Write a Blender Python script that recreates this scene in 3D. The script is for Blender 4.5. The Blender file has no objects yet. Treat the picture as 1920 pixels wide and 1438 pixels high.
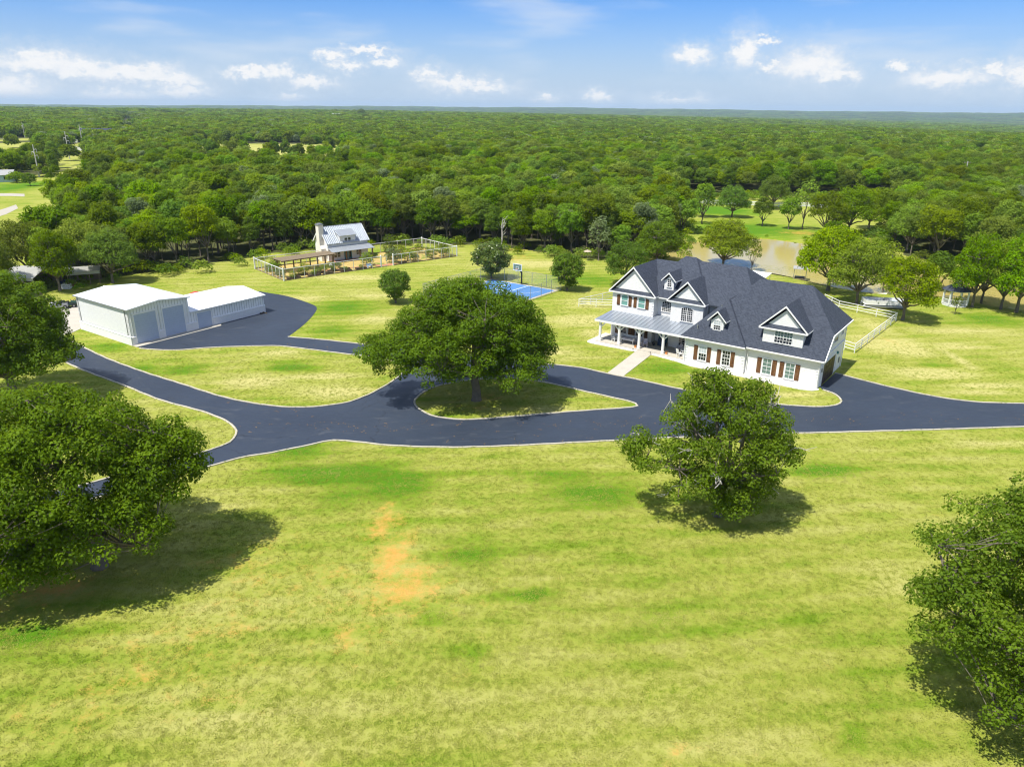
import bpy, bmesh, math, random
import numpy as np
from mathutils import Vector, Matrix
from mathutils.geometry import tessellate_polygon

random.seed(7)
RAD = math.radians
scene = bpy.context.scene
C = scene.collection

# ------------------------------------------------------------------ camera
CAM_H = 30.0
F_PX = 1377.0                       # focal length in photograph pixels (1920 wide)
PITCH = math.atan((719 - 203) / F_PX)
ROLL = RAD(0.5)
cam_data = bpy.data.cameras.new('camera')
cam_data.sensor_width = 36.0
cam_data.lens = 36.0 * F_PX / 1920.0
cam_data.clip_start = 0.5
cam_data.clip_end = 60000.0
cam = bpy.data.objects.new('camera', cam_data)
C.objects.link(cam)
_fw = np.array([0, math.cos(PITCH), -math.sin(PITCH)])
_up0 = np.array([0, math.sin(PITCH), math.cos(PITCH)])
_rt0 = np.array([1.0, 0, 0])
_rt = _rt0 * math.cos(ROLL) + _up0 * math.sin(ROLL)
_up = _up0 * math.cos(ROLL) - _rt0 * math.sin(ROLL)
cam.matrix_world = Matrix(((_rt[0], _up[0], -_fw[0], 0), (_rt[1], _up[1], -_fw[1], 0),
                           (_rt[2], _up[2], -_fw[2], CAM_H), (0, 0, 0, 1)))
scene.camera = cam

# ------------------------------------------------------------------ light
SUN_EL = RAD(63)
SHADOW_AZ = RAD(41)                 # shadows fall towards +x, a little away
sd = Vector((math.cos(SHADOW_AZ) * math.cos(SUN_EL), math.sin(SHADOW_AZ) * math.cos(SUN_EL), -math.sin(SUN_EL)))
sun_data = bpy.data.lights.new('sun', 'SUN')
sun_data.energy = 4.9
sun_data.angle = RAD(0.53)
sun_data.color = (1.0, 0.955, 0.87)
sun = bpy.data.objects.new('sun', sun_data)
sun.rotation_euler = sd.to_track_quat('-Z', 'Y').to_euler()
sun.location = (0, 0, 200)
C.objects.link(sun)

scene.view_settings.view_transform = 'Standard'
scene.view_settings.look = 'None'
scene.view_settings.gamma = 1.0
scene.view_settings.use_curve_mapping = False
scene.view_settings.exposure = 0.42
scene.render.engine = 'CYCLES'
cy = scene.cycles
cy.max_bounces = 5
cy.diffuse_bounces = 3
cy.glossy_bounces = 2
cy.transmission_bounces = 3
cy.transparent_max_bounces = 6
cy.volume_bounces = 0
cy.use_denoising = True
cy.pixel_filter_type = 'BLACKMAN_HARRIS'
cy.filter_width = 1.15
cy.use_adaptive_sampling = True
cy.adaptive_threshold = 0.02
cy.caustics_reflective = False
cy.caustics_refractive = False

# ------------------------------------------------------------------ world: sky with clouds
world = bpy.data.worlds.new('World')
scene.world = world
world.use_nodes = True
world.cycles.sampling_method = 'MANUAL'
world.cycles.sample_map_resolution = 512
wt = world.node_tree
for n in list(wt.nodes):
    wt.nodes.remove(n)


class NT:
    """small node-tree writer"""
    def __init__(self, tree):
        self.t = tree
    def n(self, kind, **kw):
        nd = self.t.nodes.new(kind)
        for k, v in kw.items():
            setattr(nd, k, v)
        return nd
    def l(self, a, b):
        self.t.links.new(a, b)
    def set(self, sock, v):
        if isinstance(v, bpy.types.NodeSocket):
            self.l(v, sock)
        else:
            sock.default_value = v
    def math(self, op, a, b=None, c=None, clamp=False):
        nd = self.n('ShaderNodeMath', operation=op, use_clamp=clamp)
        self.set(nd.inputs[0], a)
        if b is not None: self.set(nd.inputs[1], b)
        if c is not None: self.set(nd.inputs[2], c)
        return nd.outputs[0]
    def vmath(self, op, a, b=None, c=None):
        nd = self.n('ShaderNodeVectorMath', operation=op)
        self.set(nd.inputs[0], a)
        if b is not None: self.set(nd.inputs[1], b)
        if c is not None: self.set(nd.inputs[2], c)
        return nd.outputs['Value'] if op in ('LENGTH', 'DOT_PRODUCT', 'DISTANCE') else nd.outputs['Vector']
    def noise(self, vec, scale, detail=4, rough=0.55, out='Fac', dist=0.0):
        nd = self.n('ShaderNodeTexNoise')
        if vec is not None: self.l(vec, nd.inputs['Vector'])
        nd.inputs['Scale'].default_value = scale
        nd.inputs['Detail'].default_value = detail
        nd.inputs['Roughness'].default_value = rough
        nd.inputs['Distortion'].default_value = dist
        return nd.outputs[out]
    def ramp(self, fac, stops, interp='LINEAR'):
        nd = self.n('ShaderNodeValToRGB')
        nd.color_ramp.interpolation = interp
        cr = nd.color_ramp
        while len(cr.elements) > 1:
            cr.elements.remove(cr.elements[-1])
        cr.elements[0].position = stops[0][0]
        cr.elements[0].color = col4(stops[0][1])
        for p, c in stops[1:]:
            e = cr.elements.new(p)
            e.color = col4(c)
        self.l(fac, nd.inputs[0])
        return nd.outputs[0]
    def mix(self, fac, a, b, blend='MIX'):
        nd = self.n('ShaderNodeMix', data_type='RGBA', blend_type=blend)
        self.set(nd.inputs[0], fac)
        self.set(nd.inputs[6], col4(a) if not isinstance(a, bpy.types.NodeSocket) else a)
        self.set(nd.inputs[7], col4(b) if not isinstance(b, bpy.types.NodeSocket) else b)
        return nd.outputs[2]
    def remap(self, v, a, b, c=0.0, d=1.0, smooth=True):
        nd = self.n('ShaderNodeMapRange', interpolation_type='SMOOTHSTEP' if smooth else 'LINEAR')
        self.set(nd.inputs[0], v)
        for i, x in enumerate((a, b, c, d)):
            self.set(nd.inputs[i + 1], x)
        return nd.outputs[0]


def col4(c):
    if isinstance(c, (int, float)):
        return (c, c, c, 1)
    return tuple(c) if len(c) == 4 else (c[0], c[1], c[2], 1)


def at(x, y, z=0.0):
    """point of the place at height z that the photograph shows at pixel (x, y)"""
    d = _fw + _rt * ((x - 960) / F_PX) - _up * ((y - 719) / F_PX)
    t = (z - CAM_H) / d[2]
    return np.array([d[0] * t, d[1] * t, z])


def sky_dir(x, y):
    d = _fw + _rt * ((x - 960) / F_PX) - _up * ((y - 719) / F_PX)
    return math.degrees(math.atan2(d[0], d[1])), math.degrees(math.atan2(d[2], math.hypot(d[0], d[1])))


W = NT(wt)
sky = W.n('ShaderNodeTexSky', sky_type='NISHITA')
sky.sun_disc = False
sky.sun_elevation = SUN_EL
sky.sun_rotation = math.atan2(-sd.x, -sd.y)
sky.altitude = 250
sky.air_density = 1.0
sky.dust_density = 0.3
sky.ozone_density = 2.0
tc = W.n('ShaderNodeTexCoord')
sep = W.n('ShaderNodeSeparateXYZ')
W.l(tc.outputs['Generated'], sep.inputs[0])
az = W.math('MULTIPLY', W.math('ARCTAN2', sep.outputs[0], sep.outputs[1]), 180 / math.pi)
el = W.math('MULTIPLY', W.math('ARCSINE', sep.outputs[2]), 180 / math.pi)
comb = W.n('ShaderNodeCombineXYZ')
W.l(az, comb.inputs[0]); W.l(el, comb.inputs[1])
p0 = comb.outputs[0]


def noise2(vec, scale, detail, rough, out='Fac'):
    nd = W.n('ShaderNodeTexNoise', noise_dimensions='2D')
    W.l(vec, nd.inputs['Vector'])
    nd.inputs['Scale'].default_value = scale
    nd.inputs['Detail'].default_value = detail
    nd.inputs['Roughness'].default_value = rough
    return nd.outputs[out]


# billows: warp the direction before measuring distance to each cloud heart
stretch = W.vmath('MULTIPLY', p0, (0.8, 1.25, 1.0))
nz1 = noise2(stretch, 1.05, 5, 0.66, 'Color')
warp = W.vmath('MULTIPLY', W.vmath('SUBTRACT', nz1, (0.5, 0.5, 0.5)), (3.0, 1.7, 0))
pw = W.vmath('ADD', p0, warp)
CLOUDS = [(75, 117, 72, 13), (160, 129, 60, 11), (245, 138, 80, 12), (325, 150, 45, 10), (14, 168, 56, 17),
          (222, 184, 56, 13), (338, 174, 42, 9), (470, 137, 50, 7), (518, 134, 26, 11), (582, 154, 40, 8),
          (540, 188, 28, 8), (620, 103, 22, 8), (650, 124, 26, 9), (690, 93, 40, 5), (728, 118, 24, 8),
          (802, 139, 28, 10), (852, 158, 46, 11), (908, 164, 44, 9), (1300, 105, 26, 11), (1398, 96, 22, 20),
          (1432, 76, 22, 5), (1440, 128, 26, 7), (1522, 122, 54, 20), (1570, 140, 34, 10), (1686, 122, 16, 7),
          (1778, 146, 56, 13), (1868, 131, 20, 7), (1918, 138, 22, 17), (1122, 184, 20, 8), (1270, 189, 40, 6), (1026, 186, 18, 6)]
best = None
for (cx, cyy, hw, hh) in CLOUDS:
    a0, e0 = sky_dir(cx, cyy)
    sa, se = 1 / (math.degrees(hw / F_PX) * 1.25), 1 / (math.degrees(hh / F_PX) * 1.45)
    L = W.vmath('LENGTH', W.vmath('MULTIPLY_ADD', pw, (sa, se, 0), (-a0 * sa, -e0 * se, 0)))
    best = L if best is None else W.math('MINIMUM', best, L)
# unseen random cloud layer added over the rest of the sky, thickened for fill
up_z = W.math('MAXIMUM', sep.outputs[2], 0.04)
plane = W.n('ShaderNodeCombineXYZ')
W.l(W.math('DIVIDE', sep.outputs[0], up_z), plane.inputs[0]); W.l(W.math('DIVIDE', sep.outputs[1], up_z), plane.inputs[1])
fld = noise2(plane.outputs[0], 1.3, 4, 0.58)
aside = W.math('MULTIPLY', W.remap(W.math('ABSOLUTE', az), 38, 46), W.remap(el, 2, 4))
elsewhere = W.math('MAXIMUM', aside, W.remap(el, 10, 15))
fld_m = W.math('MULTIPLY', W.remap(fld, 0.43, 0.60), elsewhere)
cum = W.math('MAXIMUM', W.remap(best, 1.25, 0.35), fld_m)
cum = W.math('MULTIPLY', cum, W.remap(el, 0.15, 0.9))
# thin high cirrus streaks and pale veils round the clouds
rot = W.n('ShaderNodeMapping')
rot.inputs['Rotation'].default_value = (0, 0, RAD(9))
rot.inputs['Scale'].default_value = (0.075, 0.42, 1)
W.l(p0, rot.inputs[0])
cir = W.remap(noise2(rot.outputs[0], 1.0, 4, 0.5), 0.44, 0.80, 0.0, 0.55)
veil = W.remap(best, 2.3, 0.8, 0.0, 0.34)
thin = W.math('MAXIMUM', W.math('MULTIPLY', cir, W.remap(el, 0.5, 3.5)), veil)
SKY_K = 0.15
# air scatters the blue back towards the horizon: clear blue above, pale blue low down
tinted = W.mix(1.0, sky.outputs[0], (0.215, 0.42, 0.74, 1), 'MULTIPLY')
low = W.remap(el, 8.5, 0.0, 0.0, 0.9)
base = W.mix(low, tinted, (2.85, 3.40, 4.15, 1))
skycol = W.mix(thin, base, (3.7, 4.1, 4.6, 1))
cloud_col = W.mix(W.remap(best, 0.95, 0.2), (3.9, 4.2, 4.6, 1), (5.0, 4.95, 4.9, 1))
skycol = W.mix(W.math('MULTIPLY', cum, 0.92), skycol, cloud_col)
bg = W.n('ShaderNodeBackground')
bg.inputs['Strength'].default_value = SKY_K
W.l(skycol, bg.inputs[0])
wo = W.n('ShaderNodeOutputWorld')
W.l(bg.outputs[0], wo.inputs['Surface'])

# ------------------------------------------------------------------ helpers
MATS = {}


def new_mat(name):
    m = bpy.data.materials.new(name)
    m.use_nodes = True
    t = m.node_tree
    for n in list(t.nodes):
        t.nodes.remove(n)
    nt = NT(t)
    out = nt.n('ShaderNodeOutputMaterial')
    MATS[name] = m
    return m, nt, out


def bsdf(nt, out, color, rough=0.7, spec=0.3, bump=None, bump_d=0.02, metallic=0.0, sheen=0):
    b = nt.n('ShaderNodeBsdfPrincipled')
    nt.set(b.inputs['Base Color'], color if isinstance(color, bpy.types.NodeSocket) else col4(color))
    nt.set(b.inputs['Roughness'], rough)
    b.inputs['Specular IOR Level'].default_value = spec
    b.inputs['Metallic'].default_value = metallic
    if bump is not None:
        bm = nt.n('ShaderNodeBump')
        bm.inputs['Strength'].default_value = 1.0
        bm.inputs['Distance'].default_value = bump_d
        nt.l(bump, bm.inputs['Height'])
        nt.l(bm.outputs[0], b.inputs['Normal'])
    nt.l(b.outputs[0], out.inputs['Surface'])
    return b


def simple(name, color, rough=0.7, spec=0.3, var=0.12, scale=3.0, metallic=0.0, coord='Object', bump_d=0.0):
    """plain material with uneven tone"""
    m, nt, out = new_mat(name)
    tcn = nt.n('ShaderNodeTexCoord')
    nz = nt.noise(tcn.outputs[coord], scale, 5, 0.6)
    c = nt.mix(nz, tuple(x * (1 - var) for x in color[:3]), tuple(min(1, x * (1 + var)) for x in color[:3]))
    bsdf(nt, out, c, rough, spec, nz if bump_d else None, bump_d, metallic)
    return m


class MB:
    """collects shapes, builds ONE mesh object"""
    def __init__(self):
        self.v, self.f = [], []
    def poly(self, pts, faces):
        o = len(self.v)
        self.v += [tuple(p) for p in pts]
        self.f += [tuple(i + o for i in f) for f in faces]
        return self
    def box(self, x0, x1, y0, y1, z0, z1):
        return self.poly([(x0, y0, z0), (x1, y0, z0), (x1, y1, z0), (x0, y1, z0), (x0, y0, z1), (x1, y0, z1), (x1, y1, z1), (x0, y1, z1)],
                         [(3, 2, 1, 0), (4, 5, 6, 7), (0, 1, 5, 4), (1, 2, 6, 5), (2, 3, 7, 6), (3, 0, 4, 7)])
    def prism(self, prof, axis, a, b):
        """profile of 2-d points extruded along axis ('x': profile is (y,z), 'y': (x,z), 'z': (x,y))"""
        n = len(prof)
        def mk(p, t):
            return {'x': (t, p[0], p[1]), 'y': (p[0], t, p[1]), 'z': (p[0], p[1], t)}[axis]
        pts = [mk(p, a) for p in prof] + [mk(p, b) for p in prof]
        fs = [tuple(range(n))[::-1], tuple(range(n, 2 * n))] + [(i, (i + 1) % n, n + (i + 1) % n, n + i) for i in range(n)]
        return self.poly(pts, fs)
    def slab(self, pts, th):
        """planar polygon in space made th thick, downwards"""
        n = len(pts)
        lo = [(p[0], p[1], p[2] - th) for p in pts]
        fs = [tuple(range(n)), tuple(range(n, 2 * n))[::-1]] + [(i, n + i, n + (i + 1) % n, (i + 1) % n) for i in range(n)]
        return self.poly(list(pts) + lo, fs)
    def bar(self, a, b, w, h=None):
        """square bar from a to b"""
        h = h or w
        a, b = Vector(a), Vector(b)
        d = (b - a).normalized()
        s = d.cross(Vector((0, 0, 1)))
        s = Vector((1, 0, 0)) if s.length < 1e-4 else s.normalized()
        u = s.cross(d)
        pts = []
        for e in (a, b):
            for (i, j) in ((-1, -1), (1, -1), (1, 1), (-1, 1)):
                pts.append(tuple(e + s * (w / 2 * i) + u * (h / 2 * j)))
        return self.poly(pts, [(0, 1, 2, 3), (7, 6, 5, 4), (0, 4, 5, 1), (1, 5, 6, 2), (2, 6, 7, 3), (3, 7, 4, 0)])
    def tube(self, path, radii, n=8, cap=True):
        path = [Vector(p) for p in path]
        rings = []
        prev = None
        for i, p in enumerate(path):
            d = (path[min(i + 1, len(path) - 1)] - path[max(i - 1, 0)])
            if d.length < 1e-6: d = Vector((0, 0, 1))
            d.normalize()
            ref = Vector((1, 0, 0)) if abs(d.x) < 0.8 else Vector((0, 1, 0))
            if prev is not None:
                ref = prev
            s = (ref - d * ref.dot(d)).normalized()
            prev = s
            t = d.cross(s)
            r = radii[i] if hasattr(radii, '__len__') else radii
            rings.append([tuple(p + (s * math.cos(2 * math.pi * k / n) + t * math.sin(2 * math.pi * k / n)) * r) for k in range(n)])
        pts = [q for r in rings for q in r]
        fs = []
        for i in range(len(rings) - 1):
            for k in range(n):
                fs.append((i * n + k, i * n + (k + 1) % n, (i + 1) * n + (k + 1) % n, (i + 1) * n + k))
        if cap:
            fs.append(tuple(range(n))[::-1]); fs.append(tuple((len(rings) - 1) * n + k for k in range(n)))
        return self.poly(pts, fs)
    def lathe(self, prof, n=12, cx=0, cy=0):
        """profile of (r, z)"""
        return self.tube([(cx, cy, z) for r, z in prof], [r for r, z in prof], n)
    def mesh(self, name, mat, smooth=False):
        me = bpy.data.meshes.new(name)
        me.from_pydata(self.v, [], self.f)
        bm = bmesh.new(); bm.from_mesh(me)
        bmesh.ops.recalc_face_normals(bm, faces=bm.faces)
        bm.to_mesh(me); bm.free()
        if mat is not None:
            for mm in (mat if isinstance(mat, (list, tuple)) else [mat]):
                me.materials.append(MATS[mm] if isinstance(mm, str) else mm)
        if smooth:
            me.polygons.foreach_set('use_smooth', [True] * len(me.polygons))
        return me
    def build(self, name, mat, parent=None, smooth=False):
        return link(name, self.mesh(name, mat, smooth), parent)


def link(name, data, parent=None, loc=None, rotz=None):
    o = bpy.data.objects.new(name, data)
    C.objects.link(o)
    if parent is not None: o.parent = parent
    if loc is not None: o.location = loc
    if rotz is not None: o.rotation_euler = (0, 0, rotz)
    return o


def tag(o, label=None, cat=None, group=None, kind=None):
    if label: o['label'] = label
    if cat: o['category'] = cat
    if group: o['group'] = group
    if kind: o['kind'] = kind
    return o


def thing(name, label, cat, loc=(0, 0, 0), rotz=0.0, group=None):
    return tag(link(name, None, None, loc, rotz), label, cat, group)


def copy_tree(o, parent=None):
    c = o.copy()
    C.objects.link(c)
    if parent is not None: c.parent = parent
    for ch in list(o.children):
        copy_tree(ch, c)
    return c


def catmull(pts, step=0.8, closed=False):
    P = [np.array(p[:2], float) for p in pts]
    n = len(P)
    out = []
    rng = range(n) if closed else range(n - 1)
    for i in rng:
        p0 = P[(i - 1) % n] if closed or i > 0 else P[0]
        p1, p2 = P[i], P[(i + 1) % n]
        p3 = P[(i + 2) % n] if closed or i + 2 < n else P[-1]
        k = max(2, int(np.linalg.norm(p2 - p1) / step))
        for j in range(k):
            t = j / k
            out.append(0.5 * ((2 * p1) + (-p0 + p2) * t + (2 * p0 - 5 * p1 + 4 * p2 - p3) * t * t + (-p0 + 3 * p1 - 3 * p2 + p3) * t ** 3))
    if not closed: out.append(P[-1])
    return out


def sheet(name, pts, z, mat, parent=None, skirt=0.0):
    """flat polygon at height z (with an edge down to the ground if skirt)"""
    pts = [(float(p[0]), float(p[1])) for p in pts]
    tris = tessellate_polygon([[Vector((x, y, 0)) for x, y in pts]])
    me = bpy.data.meshes.new(name)
    n = len(pts)
    v = [(x, y, z) for x, y in pts]
    f = [tuple(t) for t in tris]
    if skirt:
        v += [(x, y, z - skirt) for x, y in pts]
        f += [(i, (i + 1) % n, n + (i + 1) % n, n + i) for i in range(n)]
    me.from_pydata(v, [], f)
    bm = bmesh.new(); bm.from_mesh(me)
    bmesh.ops.recalc_face_normals(bm, faces=bm.faces)
    bm.faces.ensure_lookup_table()
    up = sum(fc.normal.z * fc.calc_area() for fc in bm.faces if abs(fc.normal.z) > .5)
    if up < 0: bmesh.ops.reverse_faces(bm, faces=bm.faces)
    bm.to_mesh(me); bm.free()
    me.materials.append(MATS[mat])
    return link(name, me, parent)


def inside(px, py, poly):
    """vectorised point in polygon"""
    px, py = np.asarray(px, float), np.asarray(py, float)
    res = np.zeros(px.shape, bool)
    n = len(poly)
    j = n - 1
    for i in range(n):
        xi, yi = poly[i][0], poly[i][1]
        xj, yj = poly[j][0], poly[j][1]
        c = ((yi > py) != (yj > py)) & (px < (xj - xi) * (py - yi) / ((yj - yi) + 1e-12) + xi)
        res ^= c
        j = i
    return res
# ------------------------------------------------------------------ surface materials
def lawn_nodes(nt):
    """grass colour from the position in the world; returns colour, fine noise"""
    geo = nt.n('ShaderNodeNewGeometry')
    pos = geo.outputs['Position']
    big = nt.noise(pos, 0.045, 4, 0.6)
    mid = nt.noise(pos, 0.22, 5, 0.62)
    st = nt.n('ShaderNodeMapping')
    st.inputs['Rotation'].default_value = (0, 0, RAD(-14))
    st.inputs['Scale'].default_value = (0.10, 0.55, 1)
    nt.l(pos, st.inputs[0])
    streak = nt.noise(st.outputs[0], 1.0, 5, 0.6, dist=0.5)
    fine = nt.noise(pos, 1.6, 6, 0.68)
    vfine = nt.noise(pos, 6.0, 4, 0.7)
    t = nt.math('ADD', nt.math('MULTIPLY', big, 0.28), nt.math('MULTIPLY', mid, 0.26))
    t = nt.math('ADD', t, nt.math('MULTIPLY', streak, 0.28))
    t = nt.math('ADD', t, nt.math('MULTIPLY', fine, 0.20))
    wv_ = nt.n('ShaderNodeTexWave', wave_type='BANDS', bands_direction='Y')
    mr = nt.n('ShaderNodeMapping'); mr.inputs['Rotation'].default_value = (0, 0, RAD(-9)); nt.l(pos, mr.inputs[0]); nt.l(mr.outputs[0], wv_.inputs['Vector'])
    wv_.inputs['Scale'].default_value = 0.125; wv_.inputs['Distortion'].default_value = 5.0; wv_.inputs['Detail'].default_value = 2; wv_.inputs['Detail Scale'].default_value = 0.25
    t = nt.math('ADD', t, nt.math('MULTIPLY', nt.math('SUBTRACT', wv_.outputs['Fac'], 0.5), 0.055))
    t = nt.math('ADD', t, nt.math('MULTIPLY', vfine, 0.10))      # mean about 0.66
    return t, fine, vfine, pos


LUSH, GREEN, STRAW, PALE, SOIL = (0.085, 0.200, 0.008), (0.172, 0.258, 0.018), (0.296, 0.322, 0.054), (0.46, 0.43, 0.15), (0.62, 0.35, 0.10)


def lawn_material(name, with_masks):
    m, nt, out = new_mat(name)
    t, fine, vfine, pos = lawn_nodes(nt)
    if with_masks:
        def mask(nm):
            a = nt.n('ShaderNodeAttribute', attribute_name=nm)
            return a.outputs['Fac']
        dry, lush, soil, wood = mask('dry'), mask('lush'), mask('soil'), mask('wood')
        t = nt.math('ADD', t, nt.math('MULTIPLY', dry, 0.5))
        t = nt.math('SUBTRACT', t, nt.math('MULTIPLY', lush, 0.38))
    c = nt.ramp(t, [(0.33, LUSH), (0.455, GREEN), (0.565, STRAW), (0.78, PALE)])
    if with_masks:
        brk = nt.noise(pos, 0.75, 7, 0.78)
        s = nt.remap(nt.math('ADD', nt.math('MULTIPLY', soil, 0.8), nt.math('MULTIPLY', nt.math('SUBTRACT', brk, 0.5), 2.6)), 0.18, 1.1)
        sc = nt.mix(fine, (0.54, 0.23, 0.04), (0.66, 0.38, 0.12))
        c = nt.mix(nt.math('MULTIPLY', s, 0.85), c, sc)
        wb = nt.noise(pos, 0.3, 5, 0.65)
        w = nt.remap(nt.math('ADD', wood, nt.math('MULTIPLY', nt.math('SUBTRACT', wb, 0.5), 0.9)), 0.4, 0.65)
        c = nt.mix(w, c, nt.mix(wb, (0.045, 0.065, 0.015), (0.12, 0.115, 0.05)))
    h = nt.math('ADD', nt.math('MULTIPLY', fine, 0.7), vfine)
    bsdf(nt, out, c, 0.95, 0.08, h, 0.10)
    return m


lawn_material('lawn', True)
lawn_material('grass_tuft', False)

m, nt, out = new_mat('asphalt')
geo = nt.n('ShaderNodeNewGeometry')
a1 = nt.noise(geo.outputs['Position'], 0.12, 5, 0.6)
a2 = nt.noise(geo.outputs['Position'], 14, 3, 0.7)
a3 = nt.noise(nt.vmath('MULTIPLY', geo.outputs['Position'], (0.45, 1.0, 1.0)), 0.8, 6, 0.7, dist=0.6)
c = nt.mix(a1, (0.020, 0.028, 0.044), (0.042, 0.055, 0.079))
c = nt.mix(nt.remap(a3, 0.54, 0.76), c, (0.062, 0.072, 0.088))
vo = nt.n('ShaderNodeTexVoronoi', feature='DISTANCE_TO_EDGE')
wv = nt.vmath('ADD', geo.outputs['Position'], nt.vmath('MULTIPLY', nt.noise(geo.outputs['Position'], 0.7, 4, 0.6, 'Color'), (2.5, 2.5, 0)))
nt.l(wv, vo.inputs['Vector'])
vo.inputs['Scale'].default_value = 0.09
crack = nt.math('MULTIPLY', nt.remap(vo.outputs['Distance'], 0.006, 0.0), nt.remap(a1, 0.45, 0.6))
c = nt.mix(nt.math('MULTIPLY', crack, 0.8), c, (0.012, 0.013, 0.017))
bsdf(nt, out, c, nt.remap(a3, 0.3, 0.7, 0.48, 0.62), 0.36, a2, 0.012)

m, nt, out = new_mat('concrete')
geo = nt.n('ShaderNodeNewGeometry')
a1 = nt.noise(geo.outputs['Position'], 0.5, 6, 0.65)
a2 = nt.noise(geo.outputs['Position'], 7, 5, 0.65)
c = nt.mix(a1, (0.38, 0.35, 0.29), (0.55, 0.51, 0.43))
c = nt.mix(nt.math('MULTIPLY', nt.remap(a2, 0.55, 0.75), 0.4), c, (0.28, 0.26, 0.22))
bsdf(nt, out, c, 0.85, 0.2, a2, 0.01)

m, nt, out = new_mat('kerb_concrete')
geo = nt.n('ShaderNodeNewGeometry')
a1 = nt.noise(geo.outputs['Position'], 0.8, 6, 0.7)
a2 = nt.noise(geo.outputs['Position'], 3.5, 5, 0.7)
c = nt.mix(a1, (0.36, 0.33, 0.25), (0.56, 0.52, 0.43))
c = nt.mix(nt.remap(a2, 0.53, 0.66), c, (0.23, 0.24, 0.10))
bsdf(nt, out, c, 0.9, 0.15, a2, 0.02)

m, nt, out = new_mat('white_gravel')
geo = nt.n('ShaderNodeNewGeometry')
vo = nt.n('ShaderNodeTexVoronoi'); vo.inputs['Scale'].default_value = 5.0
nt.l(geo.outputs['Position'], vo.inputs['Vector'])
a1 = nt.noise(geo.outputs['Position'], 1.2, 6, 0.7)
c = nt.mix(vo.outputs['Distance'], (0.80, 0.77, 0.72), (0.52, 0.49, 0.46))
c = nt.mix(nt.remap(a1, 0.56, 0.74), c, (0.42, 0.38, 0.33))
bsdf(nt, out, c, 0.9, 0.15, vo.outputs['Distance'], -0.06)

m, nt, out = new_mat('mulch')
geo = nt.n('ShaderNodeNewGeometry')
a1 = nt.noise(geo.outputs['Position'], 0.7, 6, 0.7)
a2 = nt.noise(geo.outputs['Position'], 5, 4, 0.7)
c = nt.mix(nt.remap(a1, 0.3, 0.7), (0.40, 0.28, 0.09), (0.58, 0.44, 0.17))
c = nt.mix(nt.remap(nt.noise(geo.outputs['Position'], 0.35, 4, 0.6), 0.5, 0.62), c, (0.17, 0.23, 0.035))
bsdf(nt, out, c, 0.95, 0.1, a2, 0.04)

m, nt, out = new_mat('pond_water')
geo = nt.n('ShaderNodeNewGeometry')
a1 = nt.noise(geo.outputs['Position'], 0.05, 4, 0.6)
a2 = nt.noise(geo.outputs['Position'], 1.2, 3, 0.6)
c = nt.mix(a1, (0.40, 0.32, 0.085), (0.50, 0.42, 0.16))
bsdf(nt, out, c, 0.10, 0.40, a2, 0.008)

m, nt, out = new_mat('far_hill')
geo = nt.n('ShaderNodeNewGeometry')
a1 = nt.noise(geo.outputs['Position'], 0.004, 6, 0.7)
c = nt.mix(a1, (0.02, 0.045, 0.012), (0.07, 0.10, 0.03))
bsdf(nt, out, c, 0.95, 0.05)


# ------------------------------------------------------------------ terrain
def px(seq, z=0.0):
    return [at(x, y, z)[:2] for x, y in seq]


POND = catmull(px([(1210, 478), (1290, 456), (1340, 447), (1440, 446), (1490, 452), (1530, 458), (1590, 478), (1680, 497), (1790, 520), (1900, 540), (2100, 556),
                   (2150, 590), (1990, 584), (1920, 578), (1850, 568), (1800, 556), (1740, 551), (1660, 547), (1600, 541), (1530, 527), (1490, 517), (1430, 507), (1330, 503), (1250, 500)]), 2.0, True)
POND_A = np.array(POND)
ESTATE = px([(-500, 600), (-250, 560), (0, 540), (90, 540), (170, 524), (280, 511), (400, 493), (470, 480), (560, 468), (690, 459), (760, 456), (880, 459), (960, 466),
             (1060, 479), (1110, 487), (1180, 482), (1240, 470), (1285, 440), (1262, 410), (1268, 386), (1283, 372), (1480, 376), (1690, 380), (1690, 402), (1665, 425),
             (1660, 452), (1700, 480), (1760, 492), (1850, 503), (1960, 522), (2500, 590)]) + [np.array([260, 60]), np.array([200, -40]), np.array([-200, -40]), np.array([-220, 60])]
# open fields among the woods (near edge seen over the tree tops in front of it)
FIELDS = [px([(350, 266), (470, 267), (560, 268), (655, 272)]) + px([(650, 281), (560, 283), (470, 282), (350, 278)], 11),
          px([(88, 300), (95, 275), (140, 268), (178, 268), (182, 288), (150, 300)]) + px([(160, 312), (84, 334)], 13.5),
          px([(-260, 332), (-40, 334), (22, 335), (52, 338)]) + px([(60, 372), (48, 402), (-40, 412), (-260, 430)], 12),
          px([(-60, 262), (20, 256), (80, 264)]) + px([(80, 268), (10, 273), (-60, 278)], 11),
          px([(222, 221), (258, 222)]) + px([(262, 231), (218, 231)], 12),
          px([(50, 333), (100, 333)]) + px([(108, 345), (55, 345)], 13.5),
          px([(136, 271), (174, 271)]) + px([(178, 283), (136, 283)], 13.5),
          px([(30, 259), (64, 259)]) + px([(66, 270), (28, 270)], 13.5),
          px([(1280, 362), (1500, 366), (1720, 372), (1740, 384), (1690, 400), (1480, 392), (1270, 384)])]


def smooth(a, b, x):
    t = np.clip((x - a) / (b - a), 0, 1)
    return t * t * (3 - 2 * t)


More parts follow.
